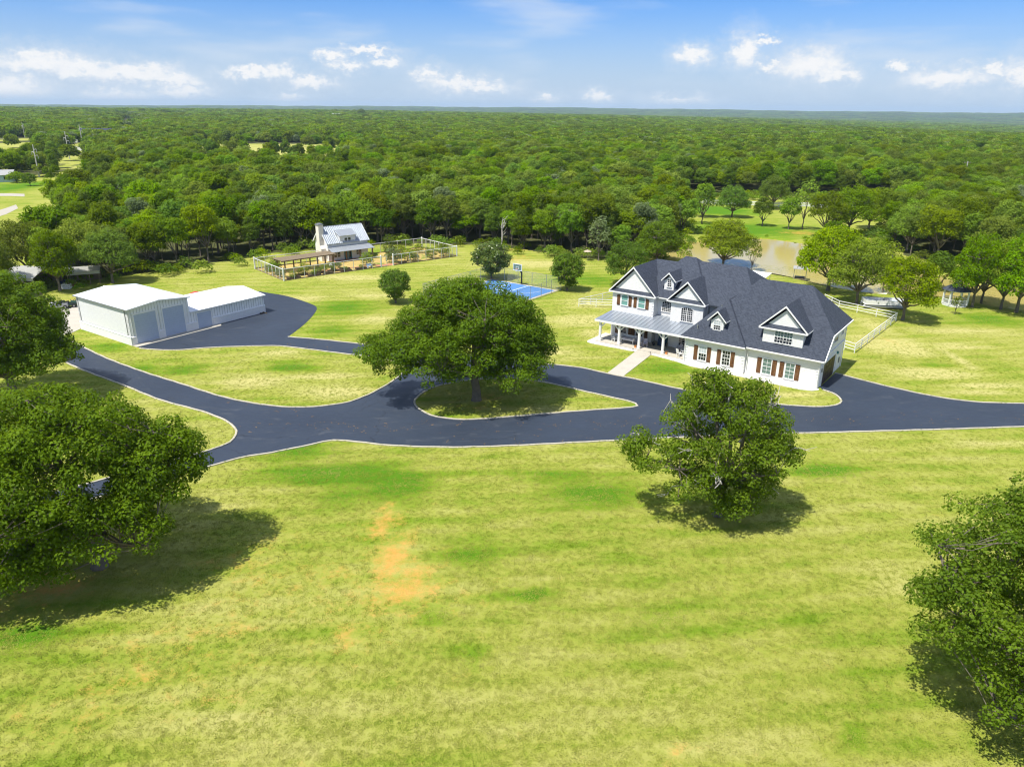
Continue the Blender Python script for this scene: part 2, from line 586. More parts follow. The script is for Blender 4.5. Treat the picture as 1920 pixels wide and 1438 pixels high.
def seg_dist(x, y, poly):
    d = np.full(np.shape(x), 1e9)
    n = len(poly)
    for i in range(n):
        ax, ay = poly[i][0], poly[i][1]
        bx, by = poly[(i + 1) % n][0], poly[(i + 1) % n][1]
        L2 = (bx - ax) ** 2 + (by - ay) ** 2 + 1e-9
        t = np.clip(((x - ax) * (bx - ax) + (y - ay) * (by - ay)) / L2, 0, 1)
        d = np.minimum(d, np.hypot(x - ax - t * (bx - ax), y - ay - t * (by - ay)))
    return d


def terrain(x, y):
    x, y = np.asarray(x, float), np.asarray(y, float)
    d = np.hypot(x, y)
    azm = np.degrees(np.arctan2(x, np.maximum(y, 1)))
    z = np.zeros_like(d)
    # far country: rising on one side, falling away on the other, then ridges
    target = np.interp(azm, [-60, -35, -15, 0, 15, 35, 60], [5, 5, 3, -2, -13, -34, -36])
    far = smooth(650, 2500, d)
    z += target * far
    und = 2.6 * np.sin(x * 0.0041 + 1.3) * np.cos(y * 0.0033) + 1.6 * np.sin(x * 0.0093 - y * 0.0071)
    z += und * smooth(700, 1600, d) * (1 - smooth(2300, 3200, d))
    z -= 14 * smooth(2700, 4200, d)
    ridge = np.interp(azm, [-60, -30, -12, 5, 18, 28, 36, 60], [14, 17, 29, 32, 23, 17, 25, 24])
    bump = 3.0 * np.sin(azm * 0.55) + 2.0 * np.sin(azm * 1.7 + 1) + 1.2 * np.sin(azm * 3.9)
    z = np.where(d > 6500, z + (30 + (ridge + bump * 0.7 - 30) * 1.38 - z) * smooth(6500, 10500, d), z)
    # pond hollow
    near = (x > 0) & (x < 190) & (y > 80) & (y < 230)
    if near.any():
        dd = np.full(d.shape, 99.0)
        dd[near] = seg_dist(x[near], y[near], POND_A[::3])
        ins = np.zeros(d.shape, bool)
        ins[near] = inside(x[near], y[near], POND_A)
        sd_ = np.where(ins, -dd, dd)
        z -= 1.3 * (1 - smooth(-2.5, 2.5, sd_))
    return z


def axis_lines(lo, hi, step, far, grow=1.16):
    a = list(np.arange(lo, hi + 0.01, step))
    s = step
    x = hi
    while x < far:
        s *= grow; x += s; a.append(min(x, far))
    s, x = step, lo
    pre = []
    while x > -far:
        s *= grow; x -= s; pre.append(max(x, -far))
    return np.array(pre[::-1] + a)


FAR = 15800.0
xs = axis_lines(-110, 150, 1.15, FAR)
ys = axis_lines(14, 230, 1.15, FAR)
gx, gy = np.meshgrid(xs, ys)
gz = terrain(gx, gy)
nx, ny = len(xs), len(ys)
ground_me = bpy.data.meshes.new('ground')
vv = np.stack([gx.ravel(), gy.ravel(), gz.ravel()], 1)
idx = np.arange(nx * ny).reshape(ny, nx)
quads = np.stack([idx[:-1, :-1], idx[:-1, 1:], idx[1:, 1:], idx[1:, :-1]], -1).reshape(-1, 4)


def fill_mesh(me, v, faces):
    """fast mesh from arrays; faces (n, k)"""
    n, k = faces.shape
    me.vertices.add(len(v)); me.vertices.foreach_set('co', np.ascontiguousarray(v, np.float32).ravel())
    me.loops.add(n * k); me.loops.foreach_set('vertex_index', np.ascontiguousarray(faces, np.int32).ravel())
    me.polygons.add(n); me.polygons.foreach_set('loop_start', np.arange(0, n * k, k, dtype=np.int32))
    me.update(calc_edges=True)
    return me


fill_mesh(ground_me, vv, quads)
ground_me.polygons.foreach_set('use_smooth', [True] * len(ground_me.polygons))


def blob_mask(X, Y, blobs):
    out = np.zeros(X.shape)
    for (cx, cyy, hw, hh, k) in blobs:
        c = at(cx, cyy)
        sx = abs(at(cx + hw, cyy)[0] - at(cx - hw, cyy)[0]) / 2
        sy = abs(at(cx, cyy - hh)[1] - at(cx, cyy + hh)[1]) / 2
        r = ((X - c[0]) / sx) ** 2 + ((Y - c[1]) / sy) ** 2
        out = np.maximum(out, k * np.exp(-r * 0.9))
    return out


SOILS = [(735, 1045, 40, 60, 1.0), (715, 985, 45, 30, .8), (735, 955, 22, 18, .8), (760, 1105, 75, 36, 1.0), (660, 1190, 42, 16, .85), (690, 1120, 30, 30, .6), (775, 1085, 50, 40, .9),
         (100, 1100, 80, 30, .85), (30, 1130, 60, 40, .6), (620, 1075, 45, 22, .62), (455, 1050, 45, 22, .6), (250, 1270, 60, 36, .6), (520, 1005, 45, 18, .6), (430, 1310, 40, 20, .62),
         (1265, 1412, 30, 15, .85), (900, 1125, 45, 14, .55), (440, 1170, 60, 18, .6), (380, 1055, 30, 14, .6), (890, 1250, 30, 12, .4), (1560, 1405, 16, 10, .6), (340, 1230, 40, 12, .4),
         (910, 745, 70, 12, .50), (880, 765, 60, 8, .45), (1500, 437, 40, 5, .8), (1650, 450, 25, 8, .8), (1740, 482, 35, 8, .8), (1000, 468, 60, 3, .8), (860, 458, 40, 3, .7), (130, 560, 20, 3, .6),
         (960, 486, 40, 4, .6), (985, 481, 26, 3, .6), (1670, 640, 30, 14, .35), (590, 1440, 40, 15, .5), (120, 1380, 40, 18, .4), (1230, 990, 40, 8, .35), (330, 1220, 190, 110, .38), (150, 1330, 150, 90, .36), (700, 1100, 130, 120, .42), (480, 1090, 130, 70, .40), (640, 1180, 90, 60, .40)]
LUSHES = [(640, 888, 130, 18, 1.0), (745, 905, 60, 26, .9), (560, 845, 70, 12, .7), (1545, 882, 65, 12, 1.0), (1110, 925, 80, 26, .7), (1030, 890, 90, 8, .6), (1000, 1115, 26, 9, 1.0), (880, 1240, 20, 16, .8),
          (50, 1190, 55, 28, .9), (960, 1120, 22, 8, .7), (810, 1150, 40, 14, .6), (880, 1040, 60, 20, .5), (640, 930, 40, 20, .6), (1230, 760, 40, 8, .6), (1900, 770, 80, 8, .3), (1590, 735, 20, 6, .5),
          (545, 688, 40, 8, .9), (640, 575, 60, 12, .6), (620, 620, 30, 8, .6), (350, 695, 40, 10, .6), (420, 640, 30, 5, .5), (1110, 525, 60, 12, .5), (1400, 430, 90, 12, .8), (1600, 1390, 20, 14, .8),
          (1640, 1330, 20, 10, .7), (1240, 1160, 50, 18, .4), (1780, 760, 50, 6, .2), (1850, 600, 60, 10, .6), (1740, 680, 30, 16, .5), (260, 690, 30, 8, .6), (200, 650, 40, 6, .5), (1250, 690, 50, 8, .5),
          (690, 650, 30, 6, .5), (1100, 655, 40, 8, .4), (830, 770, 30, 8, .5), (20, 350, 50, 12, .8), (1350, 395, 60, 8, .9), (1560, 440, 40, 10, .6)]
DRYS = [(1750, 700, 70, 10, .9), (1700, 655, 36, 18, .8), (1640, 645, 36, 16, .6), (1790, 670, 10, 18, .7), (1860, 722, 70, 4, .8), (1850, 735, 80, 6, .5), (640, 735, 70, 10, .7), (600, 705, 60, 6, .6),
        (480, 715, 60, 8, .7), (530, 660, 40, 6, .6), (1090, 600, 50, 10, .7), (1120, 625, 30, 8, .6), (1060, 660, 60, 10, .5), (1100, 570, 40, 6, .6), (650, 520, 80, 5, .5), (560, 560, 60, 6, .5),
        (700, 600, 40, 6, .6), (1000, 495, 60, 6, .6), (1060, 505, 30, 4, .6), (1850, 830, 90, 8, .3), (450, 1340, 120, 50, .25), (1250, 1300, 120, 60, .15), (1680, 1090, 60, 40, .25), (1800, 650, 40, 4, .6),
        (1040, 770, 60, 6, .5), (820, 765, 30, 6, .4), (1800, 620, 80, 5, .4), (300, 1320, 80, 30, .2), (580, 500, 60, 4, .4), (700, 555, 50, 5, .4), (1480, 740, 40, 5, .4), (1640, 610, 20, 12, .5), (1420, 650, 20, 8, .3), (600, 1350, 500, 110, .13), (1300, 1380, 400, 80, .10), (500, 1150, 300, 80, .10)]
wood_m = (~inside(gx, gy, ESTATE)) & (np.hypot(gx, gy) > 60)
for fpoly in FIELDS:
    wood_m &= ~inside(gx, gy, fpoly)
masks = {'soil': blob_mask(gx, gy, SOILS), 'lush': blob_mask(gx, gy, LUSHES), 'dry': blob_mask(gx, gy, DRYS), 'wood': wood_m.astype(float)}
for f_, k_ in zip(FIELDS, (.2, .15, .0, .15, .1)):
    masks['dry'] = np.maximum(masks['dry'], inside(gx, gy, f_) * k_)
# bare earth where the bank meets the water
nearp = (gx > 0) & (gx < 190) & (gy > 80) & (gy < 230)
bank = np.zeros(gx.shape)
bank[nearp] = np.exp(-(seg_dist(gx[nearp], gy[nearp], POND_A[::3]) / 1.6) ** 2) * 0.55
masks['soil'] = np.maximum(masks['soil'], bank)
for k_, a_ in masks.items():
    at_ = ground_me.attributes.new(k_, 'FLOAT', 'POINT')
    at_.data.foreach_set('value', np.ascontiguousarray(a_.ravel(), np.float32))
ground_me.materials.append(MATS['lawn'])
ground = link('ground', ground_me)
tag(ground, 'wide mown lawn and rolling country ground', 'ground', kind='structure')

pond = sheet('pond_water', POND, -0.40, 'pond_water')
tag(pond, 'muddy brown pond behind the white house', 'pond', kind='structure')

# ------------------------------------------------------------------ drive, kerbs, walks
E_BOTTOM = catmull(px([(-80, 1006), (100, 957), (250, 915), (390, 876), (450, 859), (510, 849), (565, 838), (625, 826), (670, 829), (740, 836), (850, 839), (960, 836), (1100, 829), (1240, 822),
                       (1400, 815), (1530, 812), (1600, 810), (1750, 806), (1930, 800), (2150, 792)]))
E_RTOP = catmull(px([(2150, 762), (1920, 757), (1830, 754), (1760, 745), (1700, 733), (1640, 719), (1590, 706), (1566, 700)]))
E_FRONT = catmull(px([(1543, 731.5), (1560, 737), (1573, 745), (1577, 753), (1568, 760), (1540, 763), (1503, 762), (1425, 755), (1340, 742), (1265, 727.6), (1200, 713), (1140, 701), (1090, 690), (1038, 684),
                      (960, 675), (880, 666), (800, 658), (730, 651), (665, 644), (600, 637), (540, 632)]))
E_APRON = catmull(px([(541, 631), (556, 620), (572, 607), (588, 590), (594, 577), (580, 569), (540, 556), (500, 549), (484, 546)]))
E_MID = catmull(px([(262, 653), (275, 655), (330, 657), (400, 652), (510, 649), (560, 653), (640, 663), (700, 670), (745, 679), (760, 689), (752, 703), (720, 725), (680, 745), (640, 757), (570, 764),
                    (500, 760), (420, 745), (340, 720), (270, 698), (200, 672), (150, 648), (136, 641)]))
E_LEFT = catmull(px([(-60, 636), (60, 655), (155, 694), (230, 722), (300, 750), (380, 772), (425, 790), (440, 803), (443, 815), (430, 830), (400, 842), (380, 848), (250, 884), (100, 924), (-80, 968)]))
ISLAND = catmull(px([(777, 755), (785, 743), (815, 726), (880, 713), (960, 710), (1020, 717), (1100, 735), (1180, 753), (1193, 759), (1185, 764), (1100, 770), (1000, 778), (930, 784), (870, 787), (820, 782), (790, 770)]), 0.8, True)

outer = E_BOTTOM + E_RTOP + px([(1537, 726)]) + E_FRONT + E_APRON + px([(497, 584.5), (259, 650.5)]) + E_MID + px([(118, 628), (60, 606), (-60, 596)]) + E_LEFT
ov = [Vector((p[0], p[1], 0)) for p in outer]
iv = [Vector((p[0], p[1], 0)) for p in ISLAND]
tri = tessellate_polygon([ov, iv])
me = bpy.data.meshes.new('driveway')
allv = [(v.x, v.y, 0.02) for v in ov + iv]
me.from_pydata(allv, [], [tuple(t) for t in tri])
bm = bmesh.new(); bm.from_mesh(me)
for f_ in bm.faces:
    if f_.normal.z < 0: f_.normal_flip()
bm.to_mesh(me); bm.free()
me.materials.append(MATS['asphalt'])
tag(link('driveway', me), 'dark blue grey sealed asphalt drive looping round the oak', 'driveway', kind='structure')


def kerb(pts, label, closed=False, w=0.20, h=0.11, start=0, end=None):
    P = [Vector((p[0], p[1], 0)) for p in pts][start:end]
    n = len(P)
    mb = MB()
    prof = [(-w / 2, -0.05), (w / 2, -0.05), (w / 2, h * 0.8), (w / 2 - 0.04, h), (-w / 2 + 0.04, h), (-w / 2, h * 0.8)]
    ring = []
    for i in range(n):
        a = P[(i - 1) % n] if closed or i else P[0]
        b = P[(i + 1) % n] if closed or i < n - 1 else P[-1]
        d = (b - a).normalized()
        s = Vector((d.y, -d.x, 0))
        jit = 0.03 * math.sin(i * 1.7)
        ring.append([tuple(P[i] + s * (u + jit) + Vector((0, 0, z))) for u, z in prof])
    k = len(prof)
    pts_ = [q for r in ring for q in r]
    fs = []
    for i in range(n if closed else n - 1):
        j = (i + 1) % n
        for q in range(k):
            fs.append((i * k + q, i * k + (q + 1) % k, j * k + (q + 1) % k, j * k + q))
    if not closed:
        fs += [tuple(range(k)), tuple((n - 1) * k + q for q in range(k))]
    mb.poly(pts_, fs)
    return tag(mb.build('kerb', 'kerb_concrete'), label, 'kerb', kind='structure')


kerb(E_BOTTOM, 'pale kerb along the front lawn edge of the drive')
kerb(E_RTOP, 'pale kerb curving from the garage to the side lawn')
kerb(E_FRONT, 'pale kerb between the house lawn and the drive')
kerb(E_MID, 'pale kerb round the long middle lawn')
kerb(E_LEFT, 'pale kerb with rounded end beside the left oak')
kerb(ISLAND, 'pale kerb round the teardrop oak island', True)

walk = px([(1138, 700.5), (1168, 706.5), (1232, 657), (1204, 650)])
tag(sheet('walkway', walk, 0.062, 'concrete', skirt=0.08), 'straight pale concrete walk to the porch', 'walkway', kind='structure')
pad = px([(56, 589), (152, 572.5), (164, 606), (158, 614), (124, 629), (100, 622), (60, 606), (-60, 596), (-60, 566), (10, 600)][:7] + [(-60, 598), (-60, 612)])
pad = px([(58, 589), (152, 572.5), (159.5, 613), (140, 622), (124, 629), (60, 605), (-60, 594), (-60, 604)][:6] + [(20, 598)])
tag(sheet('concrete_pad', pad, 0.045, 'concrete', skirt=0.06), 'pale concrete pad beside the tall white shed', 'concrete pad', kind='structure')

# fallen leaves on the drive
m, nt, out = new_mat('fallen_leaf')
geo = nt.n('ShaderNodeNewGeometry')
bsdf(nt, out, nt.mix(nt.noise(geo.outputs['Position'], 3, 2), (0.26, 0.14, 0.06), (0.40, 0.29, 0.15)), 0.9, 0.1)
rl = random.Random(4)
mb = MB()
lanes = [((640, 800), (1190, 795), 60), ((1190, 795), (1920, 783), 70), ((640, 800), (420, 800), 20), ((780, 830), (1400, 812), 30), ((420, 745), (640, 790), 20), ((1290, 745), (1500, 785), 40), ((620, 650), (520, 645), 15)]
for a, b, n_ in lanes:
    for _ in range(n_):
        t = rl.random()
        x = a[0] + (b[0] - a[0]) * t
        y = a[1] + (b[1] - a[1]) * t + rl.gauss(0, 6)
        g0 = at(x, y)
        for q in range(rl.choice([1, 1, 2, 3])):
            cxl, cyl, s_, an = g0[0] + rl.gauss(0, .18), g0[1] + rl.gauss(0, .18), rl.uniform(.04, .10), rl.random() * 6.28
            pts_ = [(cxl + s_ * math.cos(an + k * 1.57) * (1 if k % 2 else .55), cyl + s_ * math.sin(an + k * 1.57) * (1 if k % 2 else .55), 0.028 + rl.uniform(0, .035)) for k in range(4)]
            mb.poly(pts_, [(0, 1, 2, 3)])
tag(mb.build('fallen_leaves', 'fallen_leaf'), 'scattered brown dead leaves lying on the drive', 'leaves', kind='stuff')
# ------------------------------------------------------------------ building materials
m, nt, out = new_mat('white_brick')
tcn = nt.n('ShaderNodeTexCoord')
mp = nt.n('ShaderNodeMapping'); mp.inputs['Rotation'].default_value = (RAD(90), 0, 0)
nt.l(tcn.outputs['Object'], mp.inputs[0])
br = nt.n('ShaderNodeTexBrick')
br.inputs['Scale'].default_value = 1.0
br.inputs['Brick Width'].default_value = 0.42; br.inputs['Row Height'].default_value = 0.15; br.inputs['Mortar Size'].default_value = 0.012
nt.l(mp.outputs[0], br.inputs['Vector'])
a1 = nt.noise(tcn.outputs['Object'], 1.1, 6, 0.65)
c = nt.mix(a1, (0.78, 0.775, 0.76), (0.86, 0.855, 0.84))
c = nt.mix(nt.math('MULTIPLY', br.outputs['Fac'], 0.25), c, (0.58, 0.57, 0.55))
bsdf(nt, out, c, 0.7, 0.25, nt.math('SUBTRACT', 1.0, br.outputs['Fac']), 0.012)


def lap_material(name, colr, pitch, axis=2, dark=0.75, depth=0.02, rough=0.6, metallic=0.0, spec=0.3, width=0.12):
    """boards or ribs repeating along one axis"""
    m, nt, out = new_mat(name)
    tcn = nt.n('ShaderNodeTexCoord')
    sp = nt.n('ShaderNodeSeparateXYZ'); nt.l(tcn.outputs['Object'], sp.inputs[0])
    fr = nt.math('FRACT', nt.math('DIVIDE', sp.outputs[axis], pitch))
    nz = nt.noise(tcn.outputs['Object'], 1.3, 6, 0.65)
    c = nt.mix(nz, tuple(x * .93 for x in colr), tuple(min(x * 1.05, .9) for x in colr))
    edge = nt.remap(fr, width, 0.0)
    c = nt.mix(nt.math('MULTIPLY', edge, 1 - dark), c, tuple(x * .35 for x in colr))
    bsdf(nt, out, c, rough, spec, nt.math('SUBTRACT', 1.0, edge), depth, metallic)
    return m


lap_material('white_siding', (0.80, 0.80, 0.79), 0.20, 2, 0.82, 0.012)
lap_material('white_panel', (0.85, 0.86, 0.87), 0.42, 0, 0.35, 0.06, 0.45, width=0.2)
lap_material('white_panel_side', (0.78, 0.78, 0.78), 0.33, 1, 0.85, 0.02, 0.45)
lap_material('roller_door', (0.47, 0.54, 0.66), 0.30, 2, 0.75, 0.02, 0.45)
lap_material('shed_roof_metal', (0.62, 0.66, 0.66), 0.30, 1, 0.9, 0.02, 0.38, 0.0, 0.5)
lap_material('low_roof_metal', (0.80, 0.81, 0.82), 0.30, 0, 0.92, 0.02, 0.38, 0.0, 0.5)
simple('white_trim', (0.80, 0.80, 0.79), 0.5, 0.4, 0.03, 2)
simple('white_paint', (0.78, 0.78, 0.77), 0.45, 0.4, 0.05, 4)
simple('cream_render', (0.76, 0.72, 0.63), 0.8, 0.2, 0.10, 1.5, bump_d=0.01)
simple('porch_metal', (0.40, 0.44, 0.49), 0.34, 0.5, 0.10, 0.9, 0.55)
simple('cottage_metal', (0.46, 0.49, 0.52), 0.34, 0.5, 0.08, 0.9, 0.5)
simple('dark_wood', (0.050, 0.030, 0.020), 0.5, 0.35, 0.5, 2.0)
simple('black_metal', (0.02, 0.02, 0.022), 0.45, 0.4, 0.2, 4)
simple('grey_metal', (0.34, 0.35, 0.36), 0.45, 0.5, 0.12, 2, 0.6)
simple('pole_steel', (0.52, 0.50, 0.46), 0.6, 0.3, 0.15, .5)
simple('wood_brown', (0.17, 0.095, 0.045), 0.75, 0.2, 0.35, 3, bump_d=0.01)
simple('weathered_wood', (0.23, 0.18, 0.12), 0.85, 0.15, 0.35, 2, bump_d=0.01)
simple('teal_shade', (0.17, 0.36, 0.32), 0.18, 0.6, 0.12, 1.2)
simple('teal_paint', (0.06, 0.22, 0.24), 0.5, 0.4, 0.1, 2)
simple('glass_dark', (0.022, 0.028, 0.034), 0.06, 0.8, 0.4, 1.5)
simple('glass_green', (0.13, 0.20, 0.18), 0.12, 0.7, 0.2, 1.5)
simple('blind_white', (0.50, 0.55, 0.58), 0.3, 0.5, 0.12, 2.5)
simple('interior_shade', (0.10, 0.10, 0.10), 0.9, 0.1, 0.3, 2)
simple('brick_red', (0.42, 0.20, 0.11), 0.85, 0.15, 0.25, 3, bump_d=0.02)
simple('orange_glaze', (0.60, 0.20, 0.04), 0.5, 0.4, 0.2, 5)
simple('navy_cloth', (0.03, 0.05, 0.10), 0.9, 0.1, 0.3, 4)
simple('lilac_cloth', (0.52, 0.50, 0.55), 0.9, 0.1, 0.2, 4)
simple('soil_dark', (0.075, 0.055, 0.035), 0.95, 0.1, 0.4, 3, bump_d=0.04)
simple('stone_tan', (0.45, 0.37, 0.28), 0.9, 0.1, 0.25, 4, bump_d=0.03)

m, nt, out = new_mat('shingle')
tcn = nt.n('ShaderNodeTexCoord')
geo = nt.n('ShaderNodeNewGeometry')
sp = nt.n('ShaderNodeSeparateXYZ'); nt.l(tcn.outputs['Object'], sp.inputs[0])
row = nt.math('FRACT', nt.math('DIVIDE', sp.outputs[2], 0.155))
rowid = nt.math('FLOOR', nt.math('DIVIDE', sp.outputs[2], 0.155))
cb = nt.n('ShaderNodeCombineXYZ')
nt.l(nt.math('FLOOR', nt.math('MULTIPLY', nt.math('ADD', nt.math('ADD', sp.outputs[0], sp.outputs[1]), nt.math('MULTIPLY', rowid, 0.37)), 5.5)), cb.inputs[0]); nt.l(rowid, cb.inputs[1])
wn = nt.n('ShaderNodeTexWhiteNoise', noise_dimensions='2D'); nt.l(cb.outputs[0], wn.inputs['Vector'])
big = nt.noise(tcn.outputs['Object'], 0.6, 5, 0.6)
c = nt.mix(wn.outputs['Value'], (0.036, 0.044, 0.062), (0.064, 0.076, 0.102))
c = nt.mix(nt.math('MULTIPLY', big, 0.5), c, (0.049, 0.058, 0.080))
edge = nt.remap(row, 0.14, 0.0)
c = nt.mix(nt.math('MULTIPLY', edge, 0.6), c, (0.016, 0.017, 0.022))
bsdf(nt, out, c, 0.85, 0.25, nt.math('SUBTRACT', 1.0, edge), 0.02)

m, nt, out = new_mat('shutter_wood')
tcn = nt.n('ShaderNodeTexCoord')
mp = nt.n('ShaderNodeMapping'); mp.inputs['Scale'].default_value = (9, 9, 0.8)
nt.l(tcn.outputs['Object'], mp.inputs[0])
g1 = nt.noise(mp.outputs[0], 1.4, 6, 0.65)
bsdf(nt, out, nt.mix(nt.remap(g1, .3, .7), (0.085, 0.036, 0.014), (0.23, 0.115, 0.05)), 0.65, 0.25, g1, 0.006)

# ------------------------------------------------------------------ the house
HO = at(1532, 729.3)
_L = at(1285, 677)
h_ang = math.atan2(HO[1] - _L[1], HO[0] - _L[0])          # local x runs from the porch to the garage
house = thing('white_house', 'large white brick house with dark hip roof, dormers and metal-roofed porch', 'house', (HO[0], HO[1], 0), h_ang)


def hp(u, v, z):
    return (-u, v, z)


def hwall(name, mat, u0, u1, v0, v1, z0, z1):
    return MB().box(-u1, -u0, v0, v1, z0, z1).build(name, mat, house)


# walls
MB().prism([(0, 0), (9.9, 0), (9.9, 6.0), (2.35, 6.0), (0, 3.70)], 'x', -8.6, 0).build('wing_wall', 'white_brick', house)
hwall('wing_wall', 'white_brick', 8.6, 16.35, -0.4, 6.0, 0, 3.5)
hwall('main_wall', 'white_brick', 16.0, 29.36, 5.2, 17.4, 0, 6.4)
hwall('gable_wall', 'white_brick', 23.06, 29.36, 4.0, 5.3, 0, 6.4)
hwall('gable_wall', 'white_brick', 16.1, 20.6, 4.0, 5.3, 0, 6.4)
hwall('main_wall', 'white_brick', 8.0, 16.1, 6.0, 16.5, 0, 6.2)
# end wall: siding panel and a ledge over the garage door
MB().prism([(0.9, 3.62), (2.5, 5.15), (3.2, 5.86), (9.8, 5.86), (9.8, 3.62)], 'x', 0.0, 0.03).build('end_siding', 'white_siding', house)
MB().box(0.0, 0.16, 0.1, 10.0, 3.46, 3.6).build('ledge', 'white_trim', house)


def roof(name, polys, th=0.16, mat='shingle'):
    mb = MB()
    for p in polys:
        mb.slab([hp(*q) for q in p], th)
    return mb.build(name, mat, house)


# garage wing: front eave low, hipped end high, ridge z 10.4
zr = 10.4
roof('wing_roof', [
    [(-0.45, -0.45, 3.55), (-0.45, 2.05, 6.05), (3.75, 6.4, zr), (10.0, 6.4, zr), (13.3, 3.1, 7.1), (8.55, -0.45, 3.55)],
    [(-0.45, 2.05, 6.05), (-0.45, 10.7, 6.05), (3.75, 6.4, zr)],
    [(-0.45, 10.7, 6.05), (14.2, 10.7, 6.05), (10.0, 6.4, zr), (3.75, 6.4, zr)],
    [(10.0, 6.4, zr), (14.2, 10.7, 6.05), (14.2, 2.2, 6.2)]])
# middle wing with a hip that stands a little forward
roof('wing_roof', [
    [(8.55, -0.85, 3.53), (12.72, 3.4, 7.92), (16.85, -0.85, 3.53)],
    [(8.55, -0.85, 3.53), (8.55, 3.4, 3.53), (12.72, 7.2, 7.92), (12.72, 3.4, 7.92)],
    [(16.85, -0.85, 3.53), (12.72, 3.4, 7.92), (12.72, 7.2, 7.92), (16.85, 3.9, 3.53)]])
# main roof: long hip, the crown over its middle, the cross ridge to the big gable
ze, zm, vr = 6.5, 10.62, 11.2
roof('main_roof', [
    [(9.3, 4.65, ze), (13.6, vr, zm), (22.1, vr, zm), (23.5, 4.65, ze)],
    [(9.3, 4.65, ze), (9.3, 17.8, ze), (13.6, vr, zm)],
    [(9.3, 17.8, ze), (25.5, 17.8, ze), (22.1, vr, zm), (13.6, vr, zm)]])
roof('crown_roof', [
    [(15.75, 4.55, 6.52), (20.7, vr, 11.05), (22.2, vr, 11.05), (26.8, 4.55, 6.52)],
    [(15.75, 4.55, 6.52), (15.75, 17.9, 6.52), (20.7, vr, 11.05)],
    [(26.8, 4.55, 6.52), (22.2, vr, 11.05), (26.8, 17.9, 6.52)],
    [(15.75, 17.9, 6.52), (26.8, 17.9, 6.52), (22.2, vr, 11.05), (20.7, vr, 11.05)]])
roof('cross_roof', [
    [(22.0, 4.65, 6.5), (22.0, 10.7, 10.25), (26.25, 10.7, 10.25), (26.25, 4.65, 6.5)],
    [(29.85, 17.8, 6.55), (26.25, 10.7, 10.25), (22.0, 10.7, 10.25), (22.0, 17.8, 6.55)]])


def gable(uc, half, v_face, z_eave, z_apex, back, wall_half, name='gable_roof', th=0.14, over=0.26, pent=True, trim_w=0.17, siding='white_siding', rec=0.07):
    """gable facing the front: two roof slabs with ridge along v, white rakes, recessed siding triangle and a pent strip"""
    v0 = v_face - over
    mb = MB()
    for s in (-1, 1):
        mb.slab([hp(uc, v0, z_apex), hp(uc + s * half, v0, z_eave), hp(uc + s * half, back, z_eave), hp(uc, back, z_apex)], th)
    r = mb.build(name, 'shingle', house)
    rk = MB()
    for s in (-1, 1):
        a, b = (uc, z_apex - 0.02), (uc + s * half, z_eave - 0.02)
        # board on the gable end: a parallelogram prism 6 cm thick, just in front of the slab
        pf = [(-a[0], a[1] + 0.03), (-b[0], b[1] + 0.03), (-b[0], b[1] - trim_w), (-a[0], a[1] - trim_w * 1.25)]
        rk.prism(pf, 'y', v0 - 0.05, v0 - 0.004)
        rk.box(min(-b[0], -b[0] + s * 0.0) - 0.03, -b[0] + 0.03, v0, back - 0.2, z_eave - 0.16, z_eave - 0.01)
    rk.build('rake_board', 'white_trim', r)
    sl = (z_apex - z_eave) / half
    zt = z_eave - 0.10
    top = zt + sl * wall_half
    MB().prism([(-uc - wall_half, zt), (-uc + wall_half, zt), (-uc, top)], 'y', v_face - 0.002 + (rec if pent else 0.0), v_face + 0.6).build('gable_siding', siding, r)
    if pent:
        wh = half - 0.05
        ps = MB()
        d = v0 - 0.02
        ps.slab([hp(uc - wh, d, zt + 0.04), hp(uc + wh, d, zt + 0.04), hp(uc + wh - .55, v_face + 0.09, zt + 0.50), hp(uc - wh + .55, v_face + 0.09, zt + 0.50)], 0.08)
        ps.build('pent_roof', 'shingle', r)
        MB().box(-uc - half + 0.02, -uc + half - 0.02, d - 0.07, d - 0.01, zt - 0.12, zt + 0.05).build('fascia', 'white_trim', r)
        MB().box(-uc - half + 0.06, -uc + half - 0.06, d - 0.008, v_face - 0.002, zt - 0.10, zt - 0.05).build('soffit', 'white_trim', r)
    return r


gable(26.3, 3.55, 4.0, 6.58, 10.22, 11.0, 3.15)
gable(18.45, 2.7, 4.0, 6.55, 9.30, 8.6, 2.25)
gable(4.75, 2.82, 0.35, 6.20, 9.02, 5.2, 2.35)
# the wide dormer's body
MB().box(-7.05, -2.4, 0.35, 3.0, 3.7, 6.12).build('dormer_wall', 'white_siding', house)
# two small dormers
for (uc, vf, z0, ze_, za, wh, back) in ((21.9, 5.75, 6.6, 8.62, 9.72, 0.68, 9.3), (12.72, 0.35, 3.9, 5.88, 7.12, 0.80, 3.6)):
    gable(uc, wh + 0.38, vf, ze_, za, back, wh, 'dormer_roof', 0.10, 0.30, False, 0.14)
    MB().box(-uc - wh, -uc + wh, vf, back - 0.5, z0, ze_ + 0.02).build('dormer_wall', 'white_siding', house)

